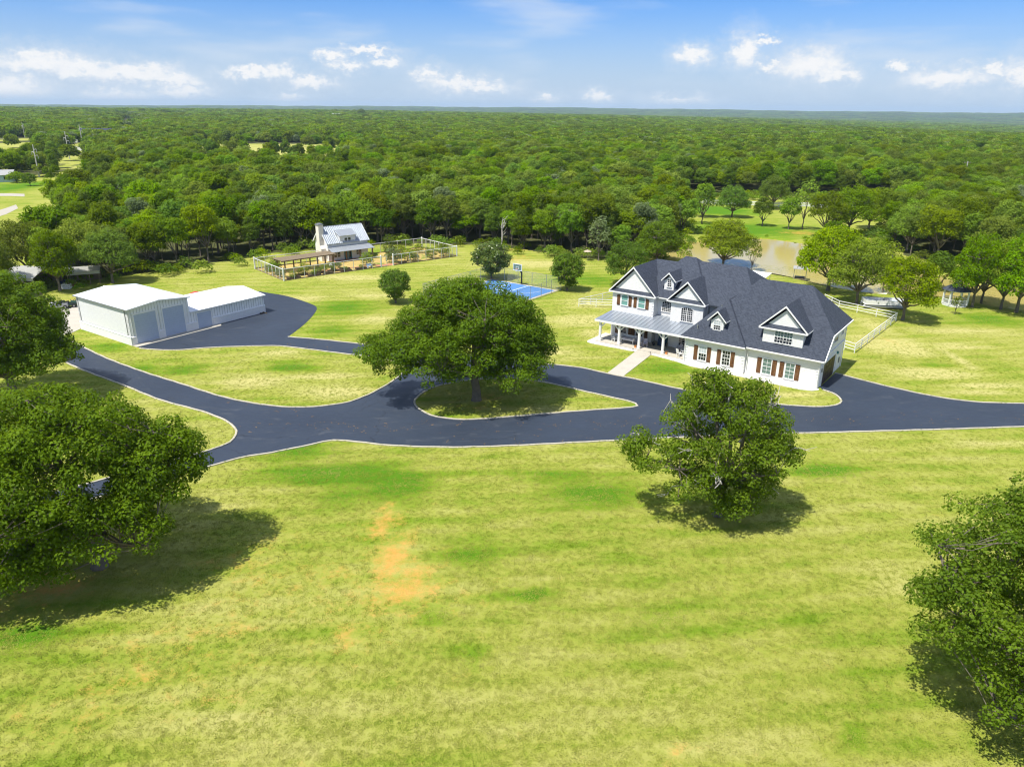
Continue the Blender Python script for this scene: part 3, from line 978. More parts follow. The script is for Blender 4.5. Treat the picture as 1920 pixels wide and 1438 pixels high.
# eave boards and gutters
for (a, b, z) in (((-0.45, -0.45), (8.55, -0.45), 3.42), ((8.55, -0.85), (16.85, -0.85), 3.40), ((20.9, 4.65), (23.2, 4.65), 6.38)):
    g_ = MB().bar(hp(a[0], a[1] - 0.06, z), hp(b[0], b[1] - 0.06, z), 0.12, 0.15).build('gutter', 'white_trim', house)
MB().bar(hp(-0.52, 2.0, 5.92), hp(-0.52, 10.75, 5.92), 0.12, 0.15).build('gutter', 'white_trim', house)
MB().bar(hp(-0.50, 2.1, 5.98), hp(-0.50, -0.45, 3.44), 0.10, 0.18).build('rake_board', 'white_trim', house)
MB().box(-8.6, 0.42, -0.44, -0.003, 3.30, 3.345).build('soffit', 'white_trim', house)
MB().box(-16.8, -8.6, -0.84, -0.403, 3.28, 3.325).build('soffit', 'white_trim', house)
for (u, v, z0, z1) in ((0.10, -0.10, 0.05, 3.3), (8.42, -0.12, 0.05, 3.3), (16.25, -0.52, 0.05, 3.2)):
    MB().tube([hp(u, v - 0.30, z1 + 0.05), hp(u, v, z1 - 0.25), hp(u, v, z0 + .1), hp(u, v - 0.2, z0)], 0.055, 6).build('downspout', 'white_trim', house)
MB().tube([hp(-0.07, 9.95, 5.9), hp(-0.07, 9.95, 0.1)], 0.055, 6).build('downspout', 'white_trim', house)
# quoins
qb = MB().box(-0.16, 0.16, -0.035, 0.02, -0.09, 0.09).mesh('quoin', 'white_trim')
for (u, v, zt) in ((0.18, 0, 3.2), (16.15, -0.4, 3.1), (8.82, -0.4, 3.1), (23.26, 4.0, 6.2)):
    z = 0.35 if v < 3 else 4.2
    k = 0
    while z < zt:
        link('quoin', qb, house, hp(u + (0.07 if k % 2 else 0) * (1 if u < 10 else -1), v, z)); z += 0.36; k += 1
# roof vents
for (u, v, z) in ((13.2, 2.6, 7.0), (15.1, 0.1, 4.7)):
    MB().tube([hp(u, v, z - .4), hp(u, v, z + 0.35)], 0.06, 8).build('vent_pipe', 'grey_metal', house)


def window(u, v, w, z0, z1, cols, rows, pane='glass_dark', arch=0.0, upper=None, parent=None, axis='v', mull=False, trim=0.10):
    """framed window standing on the wall plane v (or u when axis is 'u'): frame > panes, glazing bars"""
    parent = parent or house
    def T(a, d, z):        # a along the wall, d outwards
        return hp(u - a, v - d, z) if axis == 'v' else (-v + d if False else d - v, u + a, z)
    def bx(mb, a0, a1, d0, d1, zz0, zz1):
        p = [T(a0, d0, zz0), T(a1, d1, zz1)]
        mb.box(min(p[0][0], p[1][0]), max(p[0][0], p[1][0]), min(p[0][1], p[1][1]), max(p[0][1], p[1][1]), min(zz0, zz1), max(zz0, zz1))
    fr = MB()
    h = w / 2
    bx(fr, -h - trim, -h, -0.02, 0.06, z0, z1); bx(fr, h, h + trim, -0.02, 0.06, z0, z1)
    bx(fr, -h - trim - .04, h + trim + .04, -0.02, 0.11, z0 - 0.09, z0)
    if arch:
        n = 8
        ins = [(-h + 2 * h * i / n, z1 + arch * (1 - (2 * i / n - 1) ** 2)) for i in range(n + 1)]
        outs = [(-h - trim + (2 * h + 2 * trim) * i / n, z1 + 0.02 + (arch + trim) * (1 - (2 * i / n - 1) ** 2)) for i in range(n + 1)]
        for i in range(n):
            q = [ins[i], ins[i + 1], outs[i + 1], outs[i]]
            pts = [T(a, 0.06, z) for a, z in q] + [T(a, -0.02, z) for a, z in q]
            fr.poly(pts, [(0, 1, 2, 3), (7, 6, 5, 4), (0, 4, 5, 1), (1, 5, 6, 2), (2, 6, 7, 3), (3, 7, 4, 0)])
    else:
        bx(fr, -h - trim, h + trim, -0.02, 0.06, z1, z1 + trim)
        ins = None
    f = fr.build('window', 'white_trim', parent)
    zm_ = (z0 + z1) / 2
    for k, (za, zb) in enumerate(((z0, zm_), (zm_, z1))):
        mb = MB()
        if k == 1 and ins:
            pts = [T(-h, 0.015, za), T(h, 0.015, za)] + [T(a, 0.015, z) for a, z in ins[::-1]]
            mb.poly(pts, [tuple(range(len(pts)))])
        else:
            mb.poly([T(-h, 0.015, za), T(h, 0.015, za), T(h, 0.015, zb), T(-h, 0.015, zb)], [(0, 1, 2, 3)])
        mb.build('pane', (upper if (k == 1 and upper) else pane), f)
    ba = MB()
    bx(ba, -h, h, 0.02, 0.05, zm_ - 0.03, zm_ + 0.03)
    for i in range(1, cols):
        a = -h + w * i / cols
        t = 0.05 if (mull and i == cols // 2) else 0.018
        top = z1 + (arch * (1 - (2 * i / cols - 1) ** 2) if arch else 0)
        bx(ba, a - t, a + t, 0.02, 0.045, z0, top)
    for j in range(1, rows):
        z = z0 + (z1 - z0) * j / rows
        bx(ba, -h, h, 0.02, 0.043, z - 0.016, z + 0.016)
    ba.build('glazing_bars', 'white_trim', f)
    return f


def shutter(u, v, w, z0, z1, arched=0.0):
    mb = MB()
    n = 3
    for i in range(n):
        a0 = -w / 2 + w * i / n + 0.006; a1 = -w / 2 + w * (i + 1) / n - 0.006
        if arched:
            s = 1 if arched > 0 else -1
            zt0 = z1 - abs(arched) * (0.5 - s * a0 / w) ; zt1 = z1 - abs(arched) * (0.5 - s * a1 / w)
            mb.prism([(-u + a0, z0), (-u + a1, z0), (-u + a1, zt1), (-u + a0, zt0)], 'y', v - 0.05, v - 0.004)
        else:
            mb.box(-u + a0, -u + a1, v - 0.05, v - 0.004, z0, z1)
    for z in (z0 + 0.22, z1 - 0.32):
        mb.box(-u - w / 2, -u + w / 2, v - 0.085, v - 0.05, z, z + 0.13)
    return mb.build('shutter', 'shutter_wood', house)


for (u, p, up) in ((6.0, 'glass_green', 'teal_shade'), (3.32, 'glass_green', 'teal_shade')):
    window(u, 0, 0.98, 0.55, 2.38, 2, 4, p, 0, None)
for u in (6.95, 5.13, 4.28, 2.45):
    shutter(u, 0, 0.52, 0.48, 2.42)
window(13.92, -0.4, 0.92, 0.72, 2.5, 3, 4, 'glass_dark', 0, 'blind_white')
window(10.9, -0.4, 0.92, 0.72, 2.5, 3, 4, 'glass_dark', 0, 'glass_dark')
for u in (14.83, 13.1, 11.83, 10.1):
    shutter(u, -0.4, 0.50, 0.6, 2.52)
for u in (27.45, 24.87):
    window(u, 4.0, 0.92, 4.72, 5.98, 1, 2, 'teal_shade', 0.20)
for u, s in ((28.4, 1), (26.6, -1), (25.85, 1), (24.03, -1)):
    shutter(u, 4.0, 0.46, 4.62, 6.14, 0.12 * s)
window(18.28, 4.0, 1.55, 3.98, 5.66, 6, 6, 'glass_dark', 0.18, mull=True)
window(21.72, 5.2, 1.30, 4.5, 5.7, 5, 6, 'glass_dark', 0.22)
window(21.85, 5.75, 0.50, 7.78, 8.78, 2, 4, 'glass_dark', 0, trim=0.07)
window(12.72, 0.35, 0.82, 4.72, 5.86, 3, 4, 'glass_dark', 0, 'blind_white', trim=0.08)
window(4.65 + 0.52, 0.35, 0.95, 4.5, 5.9, 3, 4, 'glass_dark', 0, 'glass_green', trim=0.08)
window(4.65 - 0.52, 0.35, 0.95, 4.5, 5.9, 3, 4, 'glass_dark', 0, 'glass_green', trim=0.08)
# end wall windows (axis u)
for (vv_, w_, z0, z1) in ((5.3, 1.7, 4.45, 5.55), (8.2, 0.8, 4.75, 5.55)):
    window(vv_, -0.03, w_, z0, z1, 3, 2, 'glass_dark', 0, 'cream_render', axis='u', trim=0.06)
# garage door with panels
gd = MB().box(0.003, 0.05, 1.2, 6.4, 0.05, 2.65).build('garage_door', 'dark_wood', house)
for i in range(4):
    for j in range(4):
        MB().box(0.05, 0.075, 1.3 + j * 1.27, 1.3 + j * 1.27 + 1.15, 0.15 + i * 0.62, 0.15 + i * 0.62 + 0.52).build('door_panel', 'dark_wood', gd)
gf = MB()
gf.box(0.0, 0.09, 1.0, 1.2, 0, 2.85); gf.box(0.0, 0.09, 6.4, 6.6, 0, 2.85); gf.box(0.0, 0.09, 1.2, 6.4, 2.65, 2.85)
gf.build('garage_door_frame', 'white_trim', house)
MB().box(0.003, 0.06, 7.2, 8.1, 0.1, 2.2).build('side_door', 'white_paint', house)
wl = MB().box(0.0, 0.22, 7.0, 7.25, 2.45, 2.75)
wl.build('wall_lamp', 'teal_paint', house)
MB().box(-0.0, 0.14, 0.55, 0.75, 1.9, 2.3).build('wall_lamp', 'grey_metal', house)
MB().box(0.02, 0.12, 8.5, 8.9, 0.9, 1.6).build('meter_box', 'grey_metal', house)

# porch: slab, posts with braces, beam, standing seam roof
MB().box(-29.7, -16.36, 0.25, 5.19, -0.05, 0.15).build('porch_floor', 'concrete', house)
pr = MB()
E0, E1 = 3.14, 3.70         # eave and wall heights
def pz(v): return E0 + (E1 - E0) * (v - 0.2) / 3.8
pr.slab([hp(29.9, 0.2, E0), hp(29.40, 3.99, E1), hp(16.3, 3.99, E1), hp(16.3, 0.2, E0)], 0.06)
pr.slab([hp(23.04, 3.99, E1), hp(23.04, 5.19, pz(5.19)), hp(20.62, 5.19, pz(5.19)), hp(20.62, 3.99, E1)], 0.06)
porch = pr.build('porch_roof', 'porch_metal', house)
u = 16.6
while u < 29.6:
    ve = 5.19 if 20.65 < u < 23.0 else 3.98
    uu = 29.9 - (29.9 - u) if u < 29.2 else u
    if u < 29.35:
        MB().bar(hp(u, 0.2, E0 + 0.025), hp(u, ve, pz(ve) + 0.025), 0.045, 0.06).build('seam', 'porch_metal', porch)
    u += 0.62
MB().box(-29.85, -16.4, 0.16, 0.22, E0 - 0.24, E0 + 0.02).build('fascia', 'white_trim', porch)
MB().box(-29.75, -16.4, 0.50, 0.72, E0 - 0.36, E0 - 0.1).build('porch_beam', 'white_paint', house)
for u in (29.15, 26.2, 23.2, 19.75):
    p = MB().lathe([(0.24, 0.15), (0.24, 0.45), (0.19, 0.55), (0.18, 2.65), (0.22, 2.72), (0.22, 2.80)], 10, -u, 0.61).build('porch_post', 'white_paint', house, False)
    for s in (-1, 1):
        if u > 29 and s < 0: continue
        MB().bar(hp(u, 0.61, 2.05), hp(u - s * 0.75, 0.61, 2.78), 0.15).build('brace', 'white_paint', p)
# porch back wall: doors, windows, dark shutters
for u in (27.4, 24.9):
    window(u, 4.0, 0.95, 0.75, 2.45, 2, 4, 'glass_dark')
for u in (28.4, 26.35, 25.85, 23.9):
    shutter(u, 4.0, 0.5, 0.55, 2.5)
window(18.2, 4.0, 1.7, 0.6, 2.3, 4, 4, 'glass_dark', mull=True)
fd = MB().box(-22.5, -21.2, 5.13, 5.197, 0.15, 2.5).build('front_door', 'teal_paint', house)
MB().tube([hp(21.4, 5.05, 1.15), hp(21.4, 5.13, 1.15)], 0.04, 8).build('door_handle', 'grey_metal', fd)

# stone bed round the porch and front walls
bed = [(-30.6, -0.2), (-30.3, -0.75), (-29.6, -0.95), (-23.9, -0.65), (-22.3, -0.45), (-20.4, -0.5), (-17.0, -0.95), (-15, -1.55), (-9, -1.45), (-5, -1.5), (-1.5, -1.45), (-0.2, -1.0), (0.25, -0.3), (0.2, 0.02), (-8.5, 0.02), (-8.5, -0.38), (-16.4, -0.38), (-16.4, 0.24), (-29.72, 0.24), (-29.72, 4.6), (-30.55, 4.6)]
so = sheet('stone_bed', bed, 0.05, 'white_gravel', skirt=0.1)
so.location = house.location; so.rotation_euler = house.rotation_euler
tag(so, 'white stone bed along the foot of the house front', 'stone bed', kind='structure')


# porch furniture
def hw(u, v, z=0.15):
    c_, s_ = math.cos(h_ang), math.sin(h_ang)
    x, y = -u, v
    return (HO[0] + x * c_ - y * s_, HO[1] + x * s_ + y * c_, z)


def chair(label, u, v, rot, mat, group=None, arms=True):
    t = thing('porch_chair', label, 'chair', hw(u, v), h_ang + rot, group)
    MB().box(-.28, .28, -.28, .26, .36, .42).build('seat', mat, t)
    MB().prism([(-.28 + .53, .40), (-.22 + .53, .40), (-.06 + .53, 1.02), (-.12 + .53, 1.02)], 'x', -.27, .27).build('backrest', mat, t)
    for sx in (-1, 1):
        for yy in (-.26, .24):
            MB().box(sx * .26 - .035, sx * .26 + .035, yy - .035, yy + .035, 0, .36 if yy > 0 else .6).build('leg', mat, t)
        if arms:
            MB().box(sx * .29 - .05, sx * .29 + .05, -.32, .3, .6, .64).build('armrest', mat, t)
    return t


chair('white wooden armchair at the open end of the porch', 27.35, 1.55, 1.2, 'white_paint')
chair('lilac cushioned porch chair nearest the swing bed', 24.55, 2.35, 0.3, 'lilac_cloth')
chair('lilac cushioned porch chair in the middle of three', 23.75, 2.2, 0.2, 'lilac_cloth')
chair('lilac cushioned porch chair beside the front door', 22.9, 1.9, 0.4, 'lilac_cloth')
chair('lilac armchair next to the round porch table', 18.35, 2.6, -0.5, 'lilac_cloth')
chair('small white chair in front of the round porch table', 17.5, 0.95, 2.6, 'white_paint', arms=False)
chair('small white chair between the round table and wing wall', 16.75, 1.35, -1.5, 'white_paint', arms=False)
t = thing('round_table', 'round pale table at the wing end of the porch', 'table', hw(17.2, 1.7), h_ang)
MB().lathe([(.55, .68), (.58, .70), (.58, .73), (.5, .74)], 16).build('table_top', 'white_paint', t)
MB().lathe([(.30, 0), (.28, .05), (.06, .08), (.05, .66), (.2, .68)], 10).build('pedestal', 'white_paint', t)
t = thing('swing_bed', 'white porch swing bed with low rails', 'swing bed', hw(25.6, 2.2), h_ang)
MB().box(-1.0, 1.0, -.5, .5, .42, .52).build('frame', 'white_paint', t)
MB().box(-.95, .95, -.42, .40, .525, .68).build('mattress', 'lilac_cloth', t)
MB().box(-1.0, 1.0, .44, .52, .52, .95).build('backrest', 'white_paint', t)
for s in (-1, 1):
    MB().box(s * .96 - .04, s * .96 + .04, -.5, .44, .52, .78).build('arm', 'white_paint', t)
    for yy in (-.4, .4):
        MB().box(s * .9 - .05, s * .9 + .05, yy - .05, yy + .05, 0, .42).build('leg', 'white_paint', t)
for (u, v, lab) in ((23.75, 0.75, 'small orange lantern by the third porch post'), (19.25, 0.75, 'small orange lantern by the last porch post')):
    t = thing('lantern', lab, 'lantern', hw(u, v), h_ang)
    MB().box(-.12, .12, -.12, .12, 0, .28).build('body', 'orange_glaze', t)
    MB().prism([(-.15, .28), (.15, .28), (.0, .42)], 'y', -.15, .15).build('top', 'wood_brown', t)
t = thing('covered_grill', 'dark blue covered grill beside the front door', 'grill', hw(21.3, 3.6), h_ang)
MB().prism([(-.5, 0.02), (.5, 0.02), (.46, .9), (.3, 1.1), (-.3, 1.1), (-.46, .9)], 'y', -.3, .3).build('cover', 'navy_cloth', t)
t = thing('flower_pot', 'dark pot with small plant on the porch', 'plant pot', hw(22.2, 3.0), h_ang)
MB().lathe([(.14, 0), (.22, .36), (.22, .4), (.18, .4)], 10).build('pot', 'black_metal', t)
for (u, v, lab) in ((23.35, -0.7, 'small dark path light left of the walk'), (20.9, -0.55, 'small dark path light right of the walk')):
    t = thing('path_light', lab, 'path light', hw(u, v, 0), h_ang)
    MB().tube([(0, 0, 0), (0, 0, .35)], .02, 6).build('stem', 'black_metal', t)
    MB().lathe([(.09, .33), (.08, .40), (.02, .44)], 8).build('lamp_head', 'black_metal', t)
# ------------------------------------------------------------------ metal shed (tall bay and low bay)
SO = at(249, 648)
_e = at(496.8, 585.5)
s_ang = math.atan2(_e[1] - SO[1], _e[0] - SO[0])
shed = thing('metal_shed', 'white metal shed with two tall roller doors and a low side bay', 'shed', (SO[0], SO[1], 0), s_ang)
MB().prism([(0, 0), (8.7, 0), (8.7, 4.82), (4.35, 5.28), (0, 4.82)], 'y', 0, 13.2).build('tall_wall', ['white_panel'], shed)
MB().box(-0.03, -0.002, 0.7, 12.6, 1.32, 4.70).build('side_panel', 'white_panel_side', shed)
MB().box(-0.12, 8.82, -0.10, -0.002, 0, 0.12).build('foot', 'concrete', shed)
MB().box(8.7, 21.2, 0, 9.2, 0, 2.68).build('low_wall', 'white_panel', shed)
MB().prism([(0.0, 2.68), (9.2, 2.68), (5.0, 3.32)], 'x', 8.705, 21.2).build('low_gable', 'white_panel', shed)
rf = MB()
rf.slab([(-0.25, -0.3, 4.93), (4.35, -0.3, 5.42), (4.35, 13.5, 5.42), (-0.25, 13.5, 4.93)], 0.07)
rf.slab([(4.35, -0.3, 5.42), (8.95, -0.3, 4.93), (8.95, 13.5, 4.93), (4.35, 13.5, 5.42)], 0.07)
tr_ = rf.build('tall_roof', 'shed_roof_metal', shed)
MB().slab([(4.12, -0.32, 5.43), (4.35, -0.32, 5.465), (4.35, 13.52, 5.465), (4.12, 13.52, 5.43)], 0.03).build('ridge_cap', 'white_trim', tr_)
for (x0, z0, x1, z1) in ((-0.27, 4.90, 4.35, 5.39), (4.35, 5.39, 8.97, 4.90)):
    MB().bar((x0, -0.33, z0 - .05), (x1, -0.33, z1 - .05), 0.05, 0.16).build('gable_trim', 'white_trim', tr_)
MB().box(-0.30, -0.262, -0.3, 13.5, 4.78, 4.93).build('eave_trim', 'grey_metal', tr_)
rf = MB()
rf.slab([(8.71, -0.28, 2.76), (21.45, -0.28, 2.76), (21.45, 5.0, 3.46), (8.71, 5.0, 3.46)], 0.06)
rf.slab([(8.71, 5.0, 3.46), (21.45, 5.0, 3.46), (21.45, 9.5, 2.76), (8.71, 9.5, 2.76)], 0.06)
lr_ = rf.build('low_roof', 'low_roof_metal', shed)
MB().box(8.95, 21.45, -0.33, -0.283, 2.62, 2.77).build('eave_trim', 'white_trim', lr_)
# low block wainscot with its sill
for (x0, x1) in ((0.0, 0.55), (3.95, 4.62), (8.0, 9.6), (12.15, 21.25)):
    MB().box(x0, x1, -0.14, -0.003, 0.0, 1.12).build('block_base', 'white_brick', shed)
    MB().prism([(-0.18, 1.10), (-0.003, 1.22), (-0.003, 1.12), (-0.18, 1.06)], 'x', x0 - .03, x1 + .03).build('sill', 'white_trim', shed)
MB().box(-0.14, -0.033, -0.14, 13.2, 0, 1.16).build('block_base', 'white_brick', shed)
MB().prism([(-0.18, 1.14), (-0.035, 1.26), (-0.035, 1.16), (-0.18, 1.10)], 'y', -0.15, 13.22).build('sill', 'white_trim', shed)
MB().box(21.203, 21.3, -0.14, 9.2, 0, 1.12).build('block_base', 'white_brick', shed)
for (x0, x1, zt, kind) in ((0.60, 3.9, 4.05, 1), (4.66, 7.95, 4.05, 1), (9.66, 12.08, 2.35, 0)):
    n = 12 if kind else 7
    d = MB().box(x0, x1, -0.05, -0.003, 0.06, zt).build('roller_door', 'roller_door', shed)
    for i in range(n):
        z0 = 0.08 + (zt - 0.1) * i / n
        MB().box(x0 + .03, x1 - .03, -0.066, -0.05, z0, z0 + (zt - .1) / n - 0.03).build('door_slat', 'roller_door', d)
    fr = MB()
    fr.box(x0 - .05, x0 + .12, -.11, -.003, .06, zt + .14); fr.box(x1 - .12, x1 + .05, -.11, -.003, .06, zt + .14); fr.box(x0 + .12, x1 - .12, -.11, -.003, zt - .04, zt + .14)
    fr.build('door_frame', 'white_trim', shed)
for x in (0.25, 4.28, 8.3):
    MB().tube([(x, -.16, 1.2), (x, -.16, 4.7)], 0.05, 6).build('downspout', 'white_trim', shed)
for y in (0.65, 12.7):
    MB().box(-0.06, -0.031, y - .06, y + .06, 1.27, 4.75).build('corner_strip', 'grey_metal', shed)
ap = sheet('shed_apron', [(-0.1, -1.25), (12.6, -1.25), (13.3, -0.16), (-0.1, -0.11)], 0.075, 'concrete', skirt=0.1)
ap.location = shed.location; ap.rotation_euler = shed.rotation_euler
tag(ap, 'narrow concrete apron along the roller doors', 'apron', kind='structure')
t = thing('debris_pile', 'small heap of dark rubble at the low bay corner', 'rubble', tuple(at(488, 588)), 0)
rr = random.Random(3)
for i in range(9):
    x, y, s = rr.gauss(0, .5), rr.gauss(0, .25), rr.uniform(.12, .28)
    MB().lathe([(s, 0), (s * .8, s * .5), (s * .2, s * .8)], 6, x, y).build('stone', 'soil_dark', t)
t = thing('red_canopy', 'red canopy top just showing behind the low shed roof', 'canopy', tuple(at(366, 549.5, 2.2) * np.array([1, 1, 0])), s_ang)
MB().lathe([(1.15, 1.9), (.8, 2.2), (.3, 2.4), (.05, 2.45)], 8).build('canopy_top', simple('red_cloth', (0.55, 0.06, 0.05), .8), t)
MB().tube([(0, 0, 0), (0, 0, 2.4)], .04, 6).build('pole', 'grey_metal', t)


# carts parked by the pad
def cart(label, p, rot, body, bed):
    t = thing('utility_cart', label, 'cart', (p[0], p[1], 0), rot)
    MB().prism([(-1.25, .35), (1.2, .35), (1.3, .6), (1.2, .85), (.45, .92), (.35, .75), (-.25, .75), (-.3, .9), (-1.25, .9)], 'y', -.62, .62).build('body', body, t)
    MB().box(-1.2, -.35, -.58, .58, .9, 1.08).build('cargo_bed', bed, t)
    MB().box(-.25, .2, -.5, .5, .76, .95).build('seat', 'black_metal', t)
    for x in (-.8, .85):
        for y in (-.62, .62):
            w = MB().tube([(x, y - .1, .32), (x, y + .1, .32)], .32, 12).build('wheel', 'black_metal', t)
            MB().tube([(x, y - .11, .32), (x, y + .11, .32)], .15, 8).build('rim', 'grey_metal', w)
    MB().bar((.3, -.3, .8), (.12, -.3, 1.15), .05).build('steering_column', 'black_metal', t)
    return t


cart('white topped utility cart at the pad edge', at(113, 579), 0.35, 'grey_metal', 'white_paint')
cart('dark green utility cart nearest the shed', at(128.5, 576.5), 0.45, simple('dark_green_paint', (.02, .05, .04), .4, .5), 'black_metal')
t = thing('brush_stack', 'tan pile of cut brush behind the shed corner', 'brush pile', tuple(at(141, 574)), 0)
for i in range(26):
    a = rr.random() * 3.1
    MB().bar((rr.gauss(0, .45), rr.gauss(0, .4), rr.uniform(.1, .5)), (math.cos(a) * .9, math.sin(a) * .7, rr.uniform(.3, 1.1)), .07).build('stick', 'weathered_wood', t)
t = thing('blue_barrel', 'blue barrel at the back corner of the shed', 'barrel', tuple(at(149, 570)), 0)
MB().lathe([(.28, 0), (.30, .1), (.29, .45), (.30, .8), (.28, .88), (.1, .89)], 12).build('barrel_body', simple('blue_plastic', (.03, .10, .40), .5), t)


# open pole barns at the wood edge
def pole_barn(label, loc, rot, w, d, h0, h1, mat):
    t = thing('pole_barn', label, 'barn', loc, rot)
    MB().slab([(-w / 2, -d / 2, h0), (w / 2, -d / 2, h0), (w / 2, 0, h1), (-w / 2, 0, h1)], .08).slab([(-w / 2, 0, h1), (w / 2, 0, h1), (w / 2, d / 2, h0), (-w / 2, d / 2, h0)], .08).build('roof', mat, t)
    MB().box(-w / 2 + .1, w / 2 - .1, -d / 2 + .06, -d / 2 + .12, h0 - .5, h0 - .05).build('fascia', mat, t)
    for x in (-w / 2 + .3, -w / 6, w / 6, w / 2 - .3):
        for y in (-d / 2 + .25, d / 2 - .25):
            MB().box(x - .08, x + .08, y - .08, y + .08, 0, h0 - .05).build('post', 'weathered_wood', t)
    MB().box(-w / 2 + .2, w / 2 - .2, d / 2 - .12, d / 2 - .06, 0, h0 - .1).build('back_wall', 'weathered_wood', t)
    return t


simple('barn_metal', (0.40, 0.40, 0.38), 0.5, 0.4, .2, .6, .3)
b0 = at(42, 547)
pole_barn('open grey roofed pole barn left of the concrete pad', (b0[0] - 2, b0[1] + 2.5, 0), RAD(-8), 12, 7, 2.7, 4.0, 'barn_metal')
b1 = at(152, 533)
pole_barn('small pale roofed lean-to among the trees behind the shed', (b1[0], b1[1] + 1.5, 0), RAD(25), 5.5, 4, 2.3, 2.9, 'barn_metal')
for i, (xx, yy, mm, lab) in enumerate(((126, 541, 'white_paint', 'white junk crate under the trees by the lean-to'), (136, 539, 'wood_brown', 'brown junk crate under the trees by the lean-to'), (118, 534, 'navy_cloth', 'dark blue junk crate leaning near the lean-to'))):
    p = at(xx, yy)
    t = thing('junk_crate', lab, 'crate', (p[0], p[1], 0), i * .7)
    for z in (.1, .4, .7):
        MB().box(-.7, .7, -.5, -.46, z - .1, z + .12).box(-.7, .7, .46, .5, z - .1, z + .12).build('slat', mm, t)
    for sx in (-1, 1):
        MB().box(sx * .68 - .03, sx * .68 + .03, -.46, .46, 0, .8).build('end_panel', mm, t)

# ------------------------------------------------------------------ garden cottage
GA, GR = at(532.6, 527), at(857, 481)
g_ang = math.atan2(GR[1] - GA[1], GR[0] - GA[0])
CO = at(616.9, 491.4)
cot = thing('garden_cottage', 'small white cottage with ribbed metal roof, cream chimney and porch in the fenced garden', 'cottage', (CO[0], CO[1], 0), g_ang)
MB().prism([(0, 0), (5.8, 0), (5.8, 3.75), (2.9, 6.55), (0, 3.75)], 'x', 0.05, 9.15).build('wall', 'white_siding', cot)
rf = MB()
rf.slab([(-.3, -.3, 3.62), (9.5, -.3, 3.62), (9.5, 2.9, 6.75), (-.3, 2.9, 6.75)], .08)
rf.slab([(-.3, 2.9, 6.75), (9.5, 2.9, 6.75), (9.5, 6.1, 3.62), (-.3, 6.1, 3.62)], .08)
cr = rf.build('roof', 'cottage_metal', cot)
n = 26
for i in range(n):
    x = -.25 + 9.7 * i / (n - 1)
    MB().bar((x, -.3, 3.68), (x, 2.9, 6.81), .08, .10).build('seam', 'cottage_metal', cr)
MB().box(-.3, 9.5, 2.82, 2.98, 6.74, 6.80).build('ridge_cap', 'cottage_metal', cr)
for s in (0, 1):
    for (y0, z0, y1, z1) in ((-.3, 3.58, 2.9, 6.71), (2.9, 6.71, 6.1, 3.58)):
        x = -.33 if s == 0 else 9.53
        MB().bar((x, y0, z0 - .05), (x, y1, z1 - .05), .05, .2).build('rake_board', 'white_trim', cr)
# porch roof and posts
pf = MB().slab([(-.35, -2.35, 2.30), (9.55, -2.35, 2.30), (9.4, -.02, 2.98), (-.2, -.02, 2.98)], .07).build('porch_roof', 'cottage_metal', cot)
for i in range(n):
    x = -.25 + 9.6 * i / (n - 1)
    MB().bar((x, -2.35, 2.335), (x, -.02, 3.015), .05, .06).build('seam', 'cottage_metal', pf)
for x in (0.0, 3.0, 6.1, 9.1):
    MB().box(x - .09, x + .09, -2.2, -2.02, .1, 2.28).build('porch_post', 'wood_brown', cot)
MB().box(-.2, 9.4, -2.3, -.02, 0, .1).build('porch_floor', 'brick_red', cot)
# shed dormer
MB().box(2.8, 6.4, -.02, 2.2, 3.0, 5.05).build('dormer_wall', 'white_siding', cot)
dr = MB().slab([(2.6, -.3, 5.05), (6.6, -.3, 5.05), (6.6, 2.6, 6.2), (2.6, 2.6, 6.2)], .07).build('dormer_roof', 'cottage_metal', cot)
for i in range(11):
    x = 2.65 + 3.9 * i / 10
    MB().bar((x, -.3, 5.085), (x, 2.6, 6.235), .05, .06).build('seam', 'cottage_metal', dr)


def cwin(x, y, w, z0, z1, cols, rows, along='x', pane='glass_dark', frame='white_trim'):
    def B(mb, a0, a1, d0, d1, zz0, zz1):
        if along == 'x': mb.box(x + a0, x + a1, y - d1, y - d0, zz0, zz1)
        else: mb.box(x - d1, x - d0, y + a0, y + a1, zz0, zz1)
    fr = MB(); h = w / 2
    B(fr, -h - .08, -h, 0, .05, z0 - .08, z1 + .08); B(fr, h, h + .08, 0, .05, z0 - .08, z1 + .08)
    B(fr, -h, h, 0, .05, z0 - .08, z0); B(fr, -h, h, 0, .05, z1, z1 + .08)
    f = fr.build('window', frame, cot)
    mb = MB(); B(mb, -h, h, .004, .012, z0, z1); mb.build('pane', pane, f)
    mb = MB()
    for i in range(1, cols): B(mb, -h + w * i / cols - .025, -h + w * i / cols + .025, .012, .04, z0, z1)
    for j in range(1, rows): B(mb, -h, h, .012, .038, z0 + (z1 - z0) * j / rows - .025, z0 + (z1 - z0) * j / rows + .025)
    mb.build('glazing_bars', frame, f)


cwin(4.15, -.02, .62, 3.55, 4.55, 1, 2); cwin(4.95, -.02, .62, 3.55, 4.55, 1, 2)
cwin(1.55, 0, .62, .75, 1.85, 1, 2); cwin(2.35, 0, .62, .75, 1.85, 1, 2)
cwin(0.05, 0.9, .6, .6, 1.9, 2, 3, 'y'); cwin(.05, 1.0, .35, 4.1, 4.7, 1, 2, 'y')
for x in (3.6, 4.5):
    d = MB().box(x, x + .8, -.05, -.003, .12, 2.1).build('door', 'teal_paint', cot)
    MB().box(x + .15, x + .65, -.06, -.05, .5, 1.95).build('pane', 'glass_dark', d)
cwin(7.0, 0, 1.2, .8, 1.9, 2, 2)
